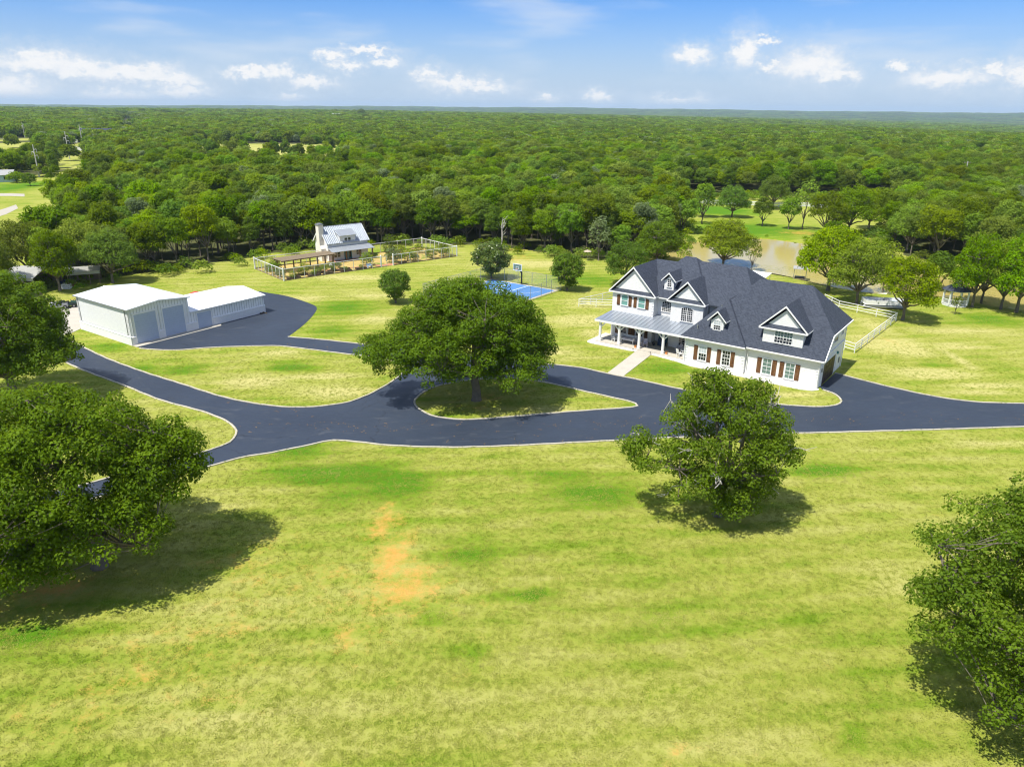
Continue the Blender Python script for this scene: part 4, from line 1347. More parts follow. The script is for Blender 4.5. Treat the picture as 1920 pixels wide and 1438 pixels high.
# chimney
MB().prism([(1.0, 0), (3.4, 0), (3.4, 2.6), (2.85, 3.2), (2.85, 7.3), (1.55, 7.3), (1.55, 3.2), (1.0, 2.6)], 'x', -1.0, .04).build('chimney', 'cream_render', cot)
MB().box(-1.12, .12, 1.45, 2.95, 7.3, 7.45).box(-.95, -.05, 1.6, 2.8, 7.45, 7.62).build('chimney_cap', 'grey_metal', cot)


# ------------------------------------------------------------------ fenced garden
def gw(x, y, z=0.0):
    c_, s_ = math.cos(g_ang), math.sin(g_ang)
    return (GA[0] + x * c_ - y * s_, GA[1] + x * s_ + y * c_, z)


GL, GD = 39.0, 13.5
gb = sheet('garden_bed', [gw(.1, .1)[:2], gw(GL - .1, .1)[:2], gw(GL - .1, GD - .1)[:2], gw(.1, GD - .1)[:2]], 0.03, 'mulch')
tag(gb, 'golden mulched ground inside the garden fence', 'garden ground', kind='structure')
pat = sheet('brick_terrace', [gw(9, 4.5)[:2], gw(22.5, 2.2)[:2], gw(24.5, 2.0)[:2], gw(24.5, .15)[:2], gw(20, .2)[:2], gw(20, 2.1)[:2], gw(8.5, 3.2)[:2]][::1], 0.045, 'brick_red')
tag(pat, 'red brick terrace in front of the cottage', 'terrace', kind='structure')
m, nt, out = new_mat('wire_mesh')
tr = nt.n('ShaderNodeBsdfTransparent')
df = nt.n('ShaderNodeBsdfDiffuse'); df.inputs[0].default_value = (.35, .35, .35, 1)
mx = nt.n('ShaderNodeMixShader'); mx.inputs[0].default_value = 0.07
nt.l(tr.outputs[0], mx.inputs[1]); nt.l(df.outputs[0], mx.inputs[2]); nt.l(mx.outputs[0], out.inputs[0])
m, nt, out = new_mat('chain_link')
tr = nt.n('ShaderNodeBsdfTransparent')
df = nt.n('ShaderNodeBsdfPrincipled'); df.inputs[0].default_value = (.42, .43, .43, 1); df.inputs['Roughness'].default_value = .5
mx = nt.n('ShaderNodeMixShader'); mx.inputs[0].default_value = 0.16
nt.l(tr.outputs[0], mx.inputs[1]); nt.l(df.outputs[0], mx.inputs[2]); nt.l(mx.outputs[0], out.inputs[0])
gf_ = thing('garden_fence', 'tall white post and rail fence with wire round the garden', 'fence', (GA[0], GA[1], 0), g_ang)
H_F = 2.15
thin = MB().box(-.04, .04, -.04, .04, 0, H_F).mesh('post', 'white_paint')
thick = MB().box(-.11, .11, -.11, .11, 0, H_F + .14).prism([(-.13, H_F + .14), (.13, H_F + .14), (0, H_F + .26)], 'y', -.13, .13).mesh('corner_post', 'white_paint')


def run(a, b, n, skip=()):
    for i in range(1, n):
        if i in skip: continue
        link('post', thin, gf_, (a[0] + (b[0] - a[0]) * i / n, a[1] + (b[1] - a[1]) * i / n, 0))
    MB().bar((a[0], a[1], H_F), (b[0], b[1], H_F), .10, .09).build('top_rail', 'white_paint', gf_)
    MB().bar((a[0], a[1], .10), (b[0], b[1], .10), .06, .22).build('base_board', 'weathered_wood', gf_)
    d = Vector((b[0] - a[0], b[1] - a[1], 0))
    MB().poly([(a[0], a[1], .2), (b[0], b[1], .2), (b[0], b[1], H_F), (a[0], a[1], H_F)], [(0, 1, 2, 3)]).build('wire_panel', 'wire_mesh', gf_)


cs = [(0, 0), (GL, 0), (GL, GD), (0, GD)]
for c_ in cs: link('corner_post', thick, gf_, (c_[0], c_[1], 0))
run((0, 0), (20.4, 0), 10); run((23.2, 0), (GL, 0), 8)
for x in (20.4, 23.2): link('corner_post', thick, gf_, (x, 0, 0))
run((GL, 0), (GL, GD), 8); run((GL, GD), (0, GD), 18); run((0, GD), (0, 0), 8)
gate = MB()
gate.box(20.5, 20.58, -.03, .03, .12, H_F - .1); gate.box(21.7, 21.78, -.03, .03, .12, H_F - .1); gate.box(20.58, 21.7, -.03, .03, H_F - .18, H_F - .1); gate.box(20.58, 21.7, -.03, .03, .12, .2)
gate.build('gate', 'white_paint', gf_)
# pergola
pg = thing('pergola', 'brown timber pergola with flat slatted roof in the garden', 'pergola', gw(8.2, 8.2), g_ang + RAD(4))
for x in (-5.2, -1.8, 1.8, 5.2):
    for y in (-1.5, 1.5):
        MB().box(x - .1, x + .1, y - .1, y + .1, 0, 2.15).build('post', 'weathered_wood', pg)
for y in (-1.5, 1.5):
    MB().box(-5.9, 5.9, y - .08, y + .08, 2.15, 2.37).build('beam', 'weathered_wood', pg)
for i in range(33):
    x = -5.8 + 11.6 * i / 32
    MB().box(x - .13, x + .13, -2.0, 2.0, 2.372, 2.46).build('rafter', 'weathered_wood', pg)
# raised beds
BEDS = [(2.3, .9, 2.4, 1.1), (4.6, 2.6, 2.2, 1.0), (6.4, .9, 2.4, 1.0), (8.0, 2.2, 2.0, .9), (9.2, .8, 1.9, .9), (11.0, 2.0, 2.2, .9), (13.0, .9, 2.2, 1.0), (13.6, 2.4, 2.0, .8), (16.4, 1.0, 2.2, .9), (26.0, 1.0, 1.6, .8)]
WHERE = ['nearest the garden corner', 'second behind the fence corner', 'third along the front fence', 'fourth, set back from the fence', 'fifth along the front fence', 'sixth, set back by the terrace', 'seventh along the front fence', 'eighth, at the terrace edge', 'last one left of the gate', 'alone right of the gate']
for (x, y, w_, d_), wh in zip(BEDS, WHERE):
    t = thing('raised_bed', 'dark timber raised bed, ' + wh, 'raised bed', gw(x, y), g_ang + RAD(rr.uniform(-8, 8)), 'raised beds in the garden')
    for (x0, x1, y0, y1) in ((-w_ / 2, w_ / 2, -d_ / 2, -d_ / 2 + .06), (-w_ / 2, w_ / 2, d_ / 2 - .06, d_ / 2), (-w_ / 2, -w_ / 2 + .06, -d_ / 2 + .06, d_ / 2 - .06), (w_ / 2 - .06, w_ / 2, -d_ / 2 + .06, d_ / 2 - .06)):
        MB().box(x0, x1, y0, y1, 0, .32).build('board', 'soil_dark', t)
    MB().box(-w_ / 2 + .06, w_ / 2 - .06, -d_ / 2 + .06, d_ / 2 - .06, 0, .26).build('soil', 'soil_dark', t)
# garden bench/pots by the gate
t = thing('garden_bench', 'pale blue bench by the garden gate', 'bench', gw(18.3, .95), g_ang + .3)
bl = simple('pale_blue_paint', (.42, .52, .62), .6)
MB().box(-.6, .6, -.2, .2, .4, .46).build('seat', bl, t); MB().box(-.6, .6, .18, .23, .46, .85).build('backrest', bl, t)
for sx in (-.5, .5):
    MB().box(sx - .05, sx + .05, -.18, .18, 0, .4).build('leg', bl, t)
t = thing('porch_statue', 'white rounded urn at the cottage porch corner', 'urn', gw(11.6, 4.2), 0)
MB().lathe([(.3, 0), (.32, .1), (.15, .2), (.35, .5), (.4, .85), (.25, 1.0), (.33, 1.05)], 12).build('urn_body', 'white_paint', t)

# ------------------------------------------------------------------ sport court
KR = at(1040, 545)
kx = Vector((math.cos(h_ang), math.sin(h_ang), 0)); ky = Vector((-math.sin(h_ang), math.cos(h_ang), 0))


def kw(x, y, z=0.0):      # x from the right corner leftwards negative, y towards the back negative
    return (KR[0] + kx.x * x + ky.x * y, KR[1] + kx.y * x + ky.y * y, z)


m, nt, out = new_mat('court_blue')
geo = nt.n('ShaderNodeNewGeometry')
a1 = nt.noise(geo.outputs['Position'], .5, 5, .6)
bsdf(nt, out, nt.mix(a1, (.065, .19, .44), (.10, .25, .54)), .55, .35)
KW, KD = 14.0, 17.0
def kp(x, y): return kw(x, y)[:2]
base_c = sheet('court_slab', [kp(.5, .5), kp(-KW - .5, .5), kp(-KW - .5, -KD - .5), kp(.5, -KD - .5)], .03, 'concrete', skirt=.06)
tag(base_c, 'pale concrete edge round the blue sport court', 'court slab', kind='structure')
cs_ = sheet('sport_court', [kp(0, 0), kp(-KW, 0), kp(-KW, -KD), kp(0, -KD)], .036, 'court_blue')
tag(cs_, 'bright blue sport court behind the oak', 'court', kind='structure')
ln = []
def line(x0, y0, x1, y1, w_=.09):
    d = Vector((x1 - x0, y1 - y0)).normalized(); s = Vector((d.y, -d.x)) * w_
    a = [kw(x0 + s.x, y0 + s.y, .041), kw(x1 + s.x, y1 + s.y, .041), kw(x1 - s.x, y1 - s.y, .041), kw(x0 - s.x, y0 - s.y, .041)]
    MB().poly(a, [(0, 1, 2, 3)]).build('court_line', 'white_paint', cs_)
cxk = -7.6
line(cxk - 1.83, 0, cxk - 1.83, -5.8); line(cxk + 1.83, 0, cxk + 1.83, -5.8); line(cxk - 1.92, -5.8, cxk + 1.92, -5.8)
pts_ = [(cxk + 6.1 * math.cos(a), -1.2 - 6.1 * math.sin(a)) for a in np.linspace(.12, math.pi - .12, 17)]
for (p, q) in zip(pts_[:-1], pts_[1:]): line(p[0], p[1], q[0], q[1], .05)
line(-.15, -KD + .3, -KW + .15, -KD + .3); line(-3.6, -9.5, -KW + .3, -9.5)
# chain link fence
cf = thing('court_fence', 'tall grey chain-link fence round the blue court', 'fence', (0, 0, 0), 0)
HF = 2.35
def cl_run(a, b, n, last=True):
    A, B_ = Vector(kw(*a)), Vector(kw(*b))
    for i in range(n + (1 if last else 0)):
        p = A.lerp(B_, i / n)
        MB().tube([(p.x, p.y, 0), (p.x, p.y, HF + .03)], .04, 6).build('post', 'grey_metal', cf)
    for z in (HF, .12):
        MB().tube([(A.x, A.y, z), (B_.x, B_.y, z)], .025, 5).build('rail', 'grey_metal', cf)
    MB().poly([(A.x, A.y, .05), (B_.x, B_.y, .05), (B_.x, B_.y, HF), (A.x, A.y, HF)], [(0, 1, 2, 3)]).build('chain_link_panel', 'chain_link', cf)
e = .8
cl_run((e, e), (-KW - e, e), 5, False); cl_run((-KW - e, e), (-KW - e, -KD - e), 6, False); cl_run((-KW - e, -KD - e), (e, -KD - e), 5, False); cl_run((e, -KD - e), (e, e), 6, False)
# hoop
hb = Vector(kw(cxk + .1, .45))
hoop = thing('basketball_hoop', 'basketball hoop with black angled post at the court end', 'basketball hoop', tuple(hb), h_ang)
MB().tube([(0, 0, 0), (0, 0, 2.1)], .13, 8).build('post', 'black_metal', hoop)
MB().bar((0, 0, 2.05), (0, -.25, 2.35), .24).bar((0, -.2, 2.25), (0, -1.25, 3.05), .18).build('arm', 'black_metal', hoop)
bd = MB().box(-.9, .9, -1.36, -1.31, 2.75, 3.85).build('backboard', 'glass_green', hoop)
fr = MB().box(-.96, .96, -1.38, -1.30, 2.69, 2.78).box(-.96, .96, -1.38, -1.30, 3.83, 3.92).box(-.96, -.87, -1.38, -1.30, 2.78, 3.83).box(.87, .96, -1.38, -1.30, 2.78, 3.83).build('board_frame', 'white_paint', bd)
MB().box(-.3, .3, -1.39, -1.362, 3.4, 3.45).box(-.3, .3, -1.39, -1.362, 2.98, 3.03).box(-.3, -.25, -1.39, -1.362, 3.03, 3.4).box(.25, .3, -1.39, -1.362, 3.03, 3.4).build('target_box', 'white_paint', bd)
rim = [(math.cos(a) * .23, -1.66 + math.sin(a) * .23, 3.05) for a in np.linspace(0, 2 * math.pi, 13)]
rm = MB().tube(rim, .02, 5).build('rim', 'orange_glaze', hoop)
net = MB()
for a in np.linspace(0, 2 * math.pi, 9)[:-1]:
    net.bar((math.cos(a) * .23, -1.66 + math.sin(a) * .23, 3.04), (math.cos(a + .4) * .13, -1.66 + math.sin(a + .4) * .13, 2.62), .02)
    net.bar((math.cos(a) * .23, -1.66 + math.sin(a) * .23, 3.04), (math.cos(a - .4) * .13, -1.66 + math.sin(a - .4) * .13, 2.62), .02)
net.build('net', 'white_paint', hoop)
np_ = at(970, 556)
t = thing('net_post', 'short dark net post on the court near the fence', 'net post', (np_[0], np_[1], .036), 0)
MB().tube([(0, 0, 0), (0, 0, 1.1)], .05, 8).build('post', 'black_metal', t)


# ------------------------------------------------------------------ pipe rail fences beside the house
def rail_fence(label, corners, spacing=3.0, h=1.35, rails=(.45, .85, 1.28), mat='white_paint', name='rail_fence', w=.09, zg=None, rail_h=.08):
    t = thing(name, label, 'fence', (0, 0, 0), 0)
    for a, b in zip(corners[:-1], corners[1:]):
        A, B_ = Vector((a[0], a[1], 0)), Vector((b[0], b[1], 0))
        n = max(1, int(round((B_ - A).length / spacing)))
        za = float(terrain(A.x, A.y)) if zg else 0; zb = float(terrain(B_.x, B_.y)) if zg else 0
        for i in range(n + 1):
            p = A.lerp(B_, i / n); z = za + (zb - za) * i / n
            if i == 0 and a is not corners[0]: continue
            MB().box(p.x - w / 2, p.x + w / 2, p.y - w / 2, p.y + w / 2, z, z + h).build('post', mat, t)
        for r in rails:
            MB().bar((A.x, A.y, za + r), (B_.x, B_.y, zb + r), .07, rail_h).build('rail', mat, t)
    return t


rail_fence('white three-rail yard fence at the garage end of the house', px([(1545, 566), (1572, 573 + 6), (1679.5, 602), (1601.5, 662), (1582, 656)]))
rail_fence('white three-rail fence at the porch end of the house', px([(1205, 545), (1150, 560), (1085, 575), (1150, 577)]))
rail_fence('long white ranch fence across the meadow before the far woods', px([(1275, 382), (1340, 384), (1440, 388), (1560, 390), (1700, 391)]), 3.2, 1.6, (.45, .95, 1.42), name='ranch_fence', w=.22, rail_h=.3)

# gazebo
gz_p = at(1789, 572)
gz = thing('gazebo', 'white gazebo with dark pointed roof beside the pond', 'gazebo', (gz_p[0], gz_p[1], 0), .2)
R_ = 1.9
hexp = [(R_ * math.cos(a), R_ * math.sin(a)) for a in np.arange(8) * math.pi / 4 + .39]
MB().prism(hexp, 'z', 0, .25).build('floor', 'white_paint', gz)
for i, (x, y) in enumerate(hexp):
    x2, y2 = hexp[(i + 1) % 8]
    MB().box(x - .09, x + .09, y - .09, y + .09, .25, 2.6).build('post', 'white_paint', gz)
    if i != 6:
        r_ = MB().bar((x, y, 1.1), (x2, y2, 1.1), .08).bar((x, y, .4), (x2, y2, .4), .08)
        for k in range(1, 6):
            r_.bar((x + (x2 - x) * k / 6, y + (y2 - y) * k / 6, .4), (x + (x2 - x) * k / 6, y + (y2 - y) * k / 6, 1.1), .05)
        r_.build('railing', 'white_paint', gz)
    MB().bar((x, y, 2.55), (x2, y2, 2.55), .1, .18).build('beam', 'white_paint', gz)
MB().poly([(x * 1.2, y * 1.2, 2.6) for x, y in hexp] + [(x * .25, y * .25, 3.7) for x, y in hexp] , [(i, (i + 1) % 8, 8 + (i + 1) % 8, 8 + i) for i in range(8)] + [tuple(range(8))[::-1], tuple(range(8, 16))]).build('roof', 'shingle', gz)
MB().lathe([(.5, 3.7), (.45, 4.0), (.08, 4.45), (.03, 4.6)], 8).build('cupola', 'white_paint', gz)

# white boat under the trees
bt = at(1655, 577)
boat = thing('covered_boat', 'long white pontoon boat ashore by the pond', 'boat', (bt[0], bt[1], 0), RAD(-8))
for y in (-.9, .9):
    MB().tube([(-3.4, y, .45), (-3.1, y, .40), (3.0, y, .40), (3.7, y, .62)], [.12, .3, .3, .08], 10).build('pontoon', 'grey_metal', boat)
MB().box(-3.2, 3.3, -1.25, 1.25, .7, .78).build('deck', 'white_paint', boat)
for (x0, x1, y0, y1) in ((-3.1, 3.2, -1.22, -1.16), (-3.1, 3.2, 1.16, 1.22), (-3.1, -3.04, -1.16, 1.16), (3.14, 3.2, -1.16, 1.16)):
    MB().box(x0, x1, y0, y1, .78, 1.42).build('side_panel', 'white_paint', boat)
MB().box(-2.9, -1.6, -1.1, 1.1, .78, 1.25).build('seat', 'blind_white', boat)
MB().box(1.2, 2.8, -1.1, 1.1, .78, 1.22).build('seat', 'blind_white', boat)
MB().box(.2, .8, .2, .9, .78, 1.5).build('console', 'grey_metal', boat)
b2 = at(1645, 552)
t = thing('rowing_boat', 'small pale rowing boat at the water edge', 'boat', (b2[0], b2[1], -.35), RAD(15))
MB().poly([(-1.9, -.5, .35), (1.3, -.55, .35), (2.1, 0, .45), (1.3, .55, .35), (-1.9, .5, .35), (-1.7, -.3, 0), (1.1, -.3, 0), (1.6, 0, .05), (1.1, .3, 0), (-1.7, .3, 0)],
          [(0, 1, 6, 5), (1, 2, 7, 6), (2, 3, 8, 7), (3, 4, 9, 8), (4, 0, 5, 9), (5, 6, 7, 8, 9)]).build('hull', 'white_paint', t)
MB().box(-.9, -.6, -.42, .42, .22, .26).build('thwart', 'weathered_wood', t)
MB().box(.4, .7, -.42, .42, .22, .26).build('thwart', 'weathered_wood', t)
# dock with canopy
dk = at(1502, 501, 2.1)
dock = thing('boat_dock', 'small roofed boat dock on the pond shore', 'dock', (dk[0], dk[1], 0), RAD(-20))
dock.scale = (.5, .6, .85)
for i in range(10):
    MB().box(-2.4 + i * .48, -2.4 + i * .48 + .44, -1.6, 1.6, -.15, -.08).build('plank', 'weathered_wood', dock)
for x in (-2.2, 2.2):
    for y in (-1.4, 1.4):
        MB().box(x - .06, x + .06, y - .06, y + .06, -1.4, 2.3).build('post', 'grey_metal', dock)
MB().slab([(-2.7, -1.9, 2.25), (2.7, -1.9, 2.25), (2.7, 0, 2.7), (-2.7, 0, 2.7)], .06).slab([(-2.7, 0, 2.7), (2.7, 0, 2.7), (2.7, 1.9, 2.25), (-2.7, 1.9, 2.25)], .06).build('canopy', 'barn_metal', dock)
MB().box(-1.8, 1.8, -.8, .8, -.07, .35).build('bench_box', 'black_metal', dock)
p_ = at(1421, 514, 2.6)
t = thing('patio_canopy', 'white canopy roof just showing behind the main roof', 'canopy', (p_[0], p_[1], 0), h_ang)
MB().slab([(-2, -1.5, 2.5), (2, -1.5, 2.5), (2, 1.5, 2.8), (-2, 1.5, 2.8)], .08).build('canopy_top', 'white_trim', t)
for x in (-1.8, 1.8):
    for y in (-1.3, 1.3):
        MB().box(x - .05, x + .05, y - .05, y + .05, 0, 2.45).build('post', 'white_trim', t)
p_ = at(1101, 489)
t = thing('garden_umbrella', 'pale parasol standing at the wood edge', 'umbrella', (p_[0], p_[1], 0), 0)
MB().lathe([(.9, 1.95), (.5, 2.15), (.05, 2.3)], 8).build('canopy', 'stone_tan', t)
MB().tube([(0, 0, 0), (0, 0, 2.4)], .03, 6).build('pole', 'grey_metal', t)


# ------------------------------------------------------------------ transmission poles, utility line, far houses
def steel_pole(label, bx, by, ty, arms=True):
    p = at(bx, by)
    z0 = 0.0
    lo, hi = 5.0, 45.0
    def proj_y(h):
        v = np.array([p[0], p[1], h]) - np.array([0, 0, CAM_H])
        return 719 - F_PX * (v @ _up) / (v @ _fw)
    for _ in range(40):
        m_ = (lo + hi) / 2
        if proj_y(m_) > ty: lo = m_
        else: hi = m_
    h = lo
    t = thing('transmission_pole', label, 'power pole', (p[0], p[1], 0), math.atan2(-p[0], p[1]) * -1)
    MB().tube([(0, 0, -3), (0, 0, h)], [.36, .18], 8).build('pole', 'pole_steel', t)
    k = h / 14.0
    for (z, s, L) in ((h * .84, 1, 2.2 * k), (h * .76, -1, 2.2 * k), (h * .66, 1, 2.5 * k)):
        MB().tube([(0, 0, z - .3), (s * L * .6, 0, z + .25 * k), (s * L, 0, z + .2 * k), (s * (L + .05), 0, z - .5 * k)], [.14, .11, .09, .07], 6).build('arm', 'pole_steel', t)
        MB().lathe([(.1, z - 1.2 * k), (.16, z - .9 * k), (.1, z - .5 * k)], 6, s * (L + .05), 0).build('insulator', 'grey_metal', t)
    return t


steel_pole('tallest steel transmission pole, nearest on the left', 74, 333, 271)
steel_pole('steel transmission pole standing in the yellow field', 131, 299, 247)
steel_pole('steel transmission pole at the far end of the yellow field', 155, 271, 234)
steel_pole('steel transmission pole farthest left beyond the road', 47, 259, 229)
up_ = at(1800, 372)
t = thing('utility_pole', 'wooden utility pole rising above the right woods', 'power pole', (up_[0], up_[1], 0), 0)
MB().tube([(0, 0, 0), (0, 0, 13.2)], [.22, .15], 8).build('pole', 'pole_steel', t)
MB().box(-1.2, 1.2, -.06, .06, 12.5, 12.65).build('crossarm', 'weathered_wood', t)
for x in (-1.1, 0, 1.1):
    MB().lathe([(.05, 12.65), (.09, 12.8), (.04, 12.95)], 6, x, 0).build('insulator', 'grey_metal', t)
wires = thing('power_wires', 'thin power wires strung from the wooden pole', 'wires', (up_[0], up_[1], 0), 0)
for (dx, dy, zz) in ((-150, 55, 12.9), (120, -18, 12.9)):
    pth = [(dx * k / 12, dy * k / 12, zz - 9.0 * (k / 12) * (1 - k / 12) * 1.0) for k in range(13)]
    MB().tube(pth, .018, 4).build('wire', 'black_metal', wires)


def far_house(label, loc, rot, w, d, h, rh, wall, roofm, name='far_house', porch=False):
    z = float(terrain(loc[0], loc[1]))
    t = thing(name, label, 'house', (loc[0], loc[1], z), rot)
    MB().prism([(-d / 2, -1), (d / 2, -1), (d / 2, h), (0, h + rh * .96), (-d / 2, h)], 'x', -w / 2, w / 2).build('wall', wall, t)
    MB().slab([(-w / 2 - .4, -d / 2 - .5, h - .15), (w / 2 + .4, -d / 2 - .5, h - .15), (w / 2 + .4, 0, h + rh), (-w / 2 - .4, 0, h + rh)], .15).slab(
        [(-w / 2 - .4, 0, h + rh), (w / 2 + .4, 0, h + rh), (w / 2 + .4, d / 2 + .5, h - .15), (-w / 2 - .4, d / 2 + .5, h - .15)], .15).build('roof', roofm, t)
    n = max(2, int(w / 4))
    for i in range(n):
        x = -w / 2 + w * (i + .5) / n
        MB().box(x - .6, x + .6, -d / 2 - .05, -d / 2 - .003, 1, 2.2).build('window' if i != n // 2 else 'door', 'glass_dark', t)
    return t


fh = at(0, 341)
far_house('pale blue walled house at the left edge beyond the lawn', (fh[0] - 4, fh[1], 0), RAD(20), 18, 9, 3.0, 1.6, 'pale_blue_paint', 'barn_metal')
for (x, y, dist, lab, w_, wall, rm_) in ((190, 240, 820, 'long house with dark roof above the far left woods', 26, 'cream_render', 'shingle'),
                                       (640, 213, 1900, 'low white farmhouse on the far skyline', 30, 'white_paint', 'barn_metal'),
                                       (672, 212, 2000, 'narrow white building beside the lone skyline tree', 10, 'white_paint', 'barn_metal'),
                                       (735, 250, 640, 'tiny white cabin deep in the middle woods', 3.6, 'white_paint', 'white_trim'),
                                       (1768, 307, 395, 'white cabin among the right woods', 3.6, 'white_paint', 'white_trim'),
                                       (1850, 295, 470, 'pale blue cabin at the far right woods', 4.5, 'pale_blue_paint', 'white_trim'),
                                       (290, 208, 1900, 'cluster house with white roof on the left skyline', 30, 'white_paint', 'white_trim'),
                                       (335, 208, 2050, 'second white roofed house on the left skyline', 34, 'cream_render', 'white_trim'),
                                       (430, 207, 2100, 'white house on the skyline near the picture middle', 40, 'white_paint', 'white_trim')):
    d0 = at(x, 300)
    k = dist / math.hypot(d0[0], d0[1])
    X_, Y_ = d0[0] * k, d0[1] * k
    ho = far_house(lab, (X_, Y_, 0), RAD(rr.uniform(-25, 25)), w_, w_ * .45, 5.0, min(3.5, w_ * .3), wall, rm_)
    ho.location.z = float(terrain(X_, Y_)) + (0.6 if dist < 900 else 4.0)
FAR_CLEAR = [(o.location.x, o.location.y) for o in bpy.data.objects if o.name.startswith('far_house')]
m = simple('white_track', (.42, .39, .33), .9, .1, .12, .2)
tk = at(0, 366)
for pl, lab in ((px([(-200, 362), (-40, 363), (20, 363), (46, 364), (46, 369), (20, 368), (-40, 368), (-200, 368)]), 'pale track across the neighbour lawn'),
                (px([(-200, 408), (-20, 400), (10, 391), (30, 384), (34, 391), (12, 402), (-20, 412), (-200, 420)]), 'pale track bending along the wood edge')):
    tag(sheet('farm_track', pl, .03, 'white_track'), lab, 'track', kind='structure')
for (x, y, w_) in ((75, 295, 9), (72, 293, 6)):
    pass
tl = at(116, 293)
for i, (x, y, L_, lab) in enumerate(((118, 285, 6, 'short white trailer in the yellow field'), (135, 284.5, 15, 'long white trailer in the yellow field'), (140, 269.5, 5, 'white van at the far edge of the yellow field'))):
    p_ = at(x, y)
    t = thing('white_trailer', lab, 'trailer', (p_[0], p_[1], 0), RAD(8))
    MB().box(-L_ / 2, L_ / 2, -1.2, 1.2, .6, 3.0).build('body', 'white_paint', t)
    MB().box(-L_ / 2 - .1, L_ / 2 + .1, -1.3, 1.3, 3.002, 3.15).build('roof', 'barn_metal', t)
    for xx in (-L_ * .25, L_ * .25):
        for yy in (-1.15, 1.15):
            MB().tube([(xx, yy - .12, .4), (xx, yy + .12, .4)], .4, 10).build('wheel', 'black_metal', t)
# ------------------------------------------------------------------ vegetation materials
def leaf_material(name, lo, hi, back=0.42, rough=0.55, spec=0.25, obj_var=0.5, accent=None):
    m, nt, out = new_mat(name)
    a = nt.n('ShaderNodeAttribute', attribute_name='tint')
    oi = nt.n('ShaderNodeObjectInfo')
    r = oi.outputs['Random']
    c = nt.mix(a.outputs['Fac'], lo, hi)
    hsv = nt.n('ShaderNodeHueSaturation')
    nt.l(nt.math('ADD', 0.5 - 0.036 * obj_var, nt.math('MULTIPLY', r, 0.046 * obj_var)), hsv.inputs['Hue'])
    r2 = nt.math('FRACT', nt.math('MULTIPLY', r, 37.7))
    nt.l(nt.math('ADD', 1 - 0.42 * obj_var, nt.math('MULTIPLY', r2, 0.84 * obj_var)), hsv.inputs['Value'])
    r3 = nt.math('FRACT', nt.math('MULTIPLY', r, 91.3))
    nt.l(nt.math('ADD', 1 - 0.14 * obj_var, nt.math('MULTIPLY', r3, 0.2 * obj_var)), hsv.inputs['Saturation'])
    nt.l(c, hsv.inputs['Color'])
    cc = hsv.outputs[0]
    if accent:
        cc = nt.mix(nt.remap(a.outputs['Fac'], 0.93, 0.97), cc, accent)
    b = nt.n('ShaderNodeBsdfPrincipled')
    nt.l(cc, b.inputs['Base Color'])
    b.inputs['Roughness'].default_value = rough
    b.inputs['Specular IOR Level'].default_value = spec
    tl = nt.n('ShaderNodeBsdfTranslucent')
    nt.l(nt.mix(0.5, cc, (0.30, 0.40, 0.02)), tl.inputs[0])
    mx = nt.n('ShaderNodeMixShader'); mx.inputs[0].default_value = back
    nt.l(b.outputs[0], mx.inputs[1]); nt.l(tl.outputs[0], mx.inputs[2])
    nt.l(mx.outputs[0], out.inputs[0])
    return m


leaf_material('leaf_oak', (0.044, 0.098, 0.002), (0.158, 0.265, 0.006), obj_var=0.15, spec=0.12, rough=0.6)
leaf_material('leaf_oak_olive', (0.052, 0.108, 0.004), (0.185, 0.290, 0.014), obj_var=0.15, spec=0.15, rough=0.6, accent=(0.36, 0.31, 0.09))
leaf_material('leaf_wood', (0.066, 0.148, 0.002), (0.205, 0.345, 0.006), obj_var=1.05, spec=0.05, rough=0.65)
leaf_material('leaf_cedar', (0.050, 0.100, 0.007), (0.140, 0.220, 0.016), obj_var=0.5, spec=0.10, rough=0.65)
leaf_material('leaf_silver', (0.090, 0.135, 0.045), (0.270, 0.345, 0.160), obj_var=0.3, spec=0.15, rough=0.6)
leaf_material('leaf_bright', (0.100, 0.205, 0.004), (0.260, 0.420, 0.012), obj_var=0.3, spec=0.10, rough=0.65)
leaf_material('leaf_magnolia', (0.040, 0.080, 0.010), (0.150, 0.210, 0.030), 0.15, 0.35, 0.4, 0.1, accent=(0.45, 0.33, 0.15))
leaf_material('leaf_myrtle', (0.045, 0.110, 0.006), (0.150, 0.250, 0.014), 0.3, 0.55, 0.15, 0.2, accent=(0.48, 0.15, 0.10))
simple('bark_grey', (0.17, 0.145, 0.115), 0.95, 0.1, 0.45, 2.2, bump_d=0.05)
simple('bark_dead', (0.50, 0.46, 0.42), 0.9, 0.1, 0.25, 3, bump_d=0.02)


# ------------------------------------------------------------------ tree building
def rand_dirs(rng, n, zmin=-1.0):
    z = rng.uniform(zmin, 1, n); a = rng.uniform(0, 2 * math.pi, n); s = np.sqrt(1 - z * z)
    return np.stack([s * np.cos(a), s * np.sin(a), z], 1)


def puffs_from(rng, env, n, r0, r1, shell=(0.72, 1.02), zmin=-0.45):
    """clump centres spread through the outer shell of a set of ellipsoids"""
    w = np.array([(e[3] * e[4] * e[5]) ** (2 / 3) for e in env]); w /= w.sum()
    out = []
    tries = 0
    while len(out) < n and tries < n * 30:
        tries += 1
        e = env[rng.choice(len(env), p=w)]
        d = rand_dirs(rng, 1, zmin)[0]
        k = rng.uniform(*shell) if rng.random() < 0.82 else rng.uniform(0.3, shell[0])
        p = np.array(e[:3]) + d * np.array(e[3:6]) * k
        # not deep inside another ellipsoid
        deep = any((((p - np.array(q[:3])) / np.array(q[3:6])) ** 2).sum() < 0.36 for q in env)
        if deep and rng.random() < 0.75: continue
        r = rng.uniform(r0, r1)
        if any(np.linalg.norm(p - o[0]) < 0.55 * (r + o[1]) * 0.62 for o in out): continue
        out.append((p, r, rng.random()))
    return out


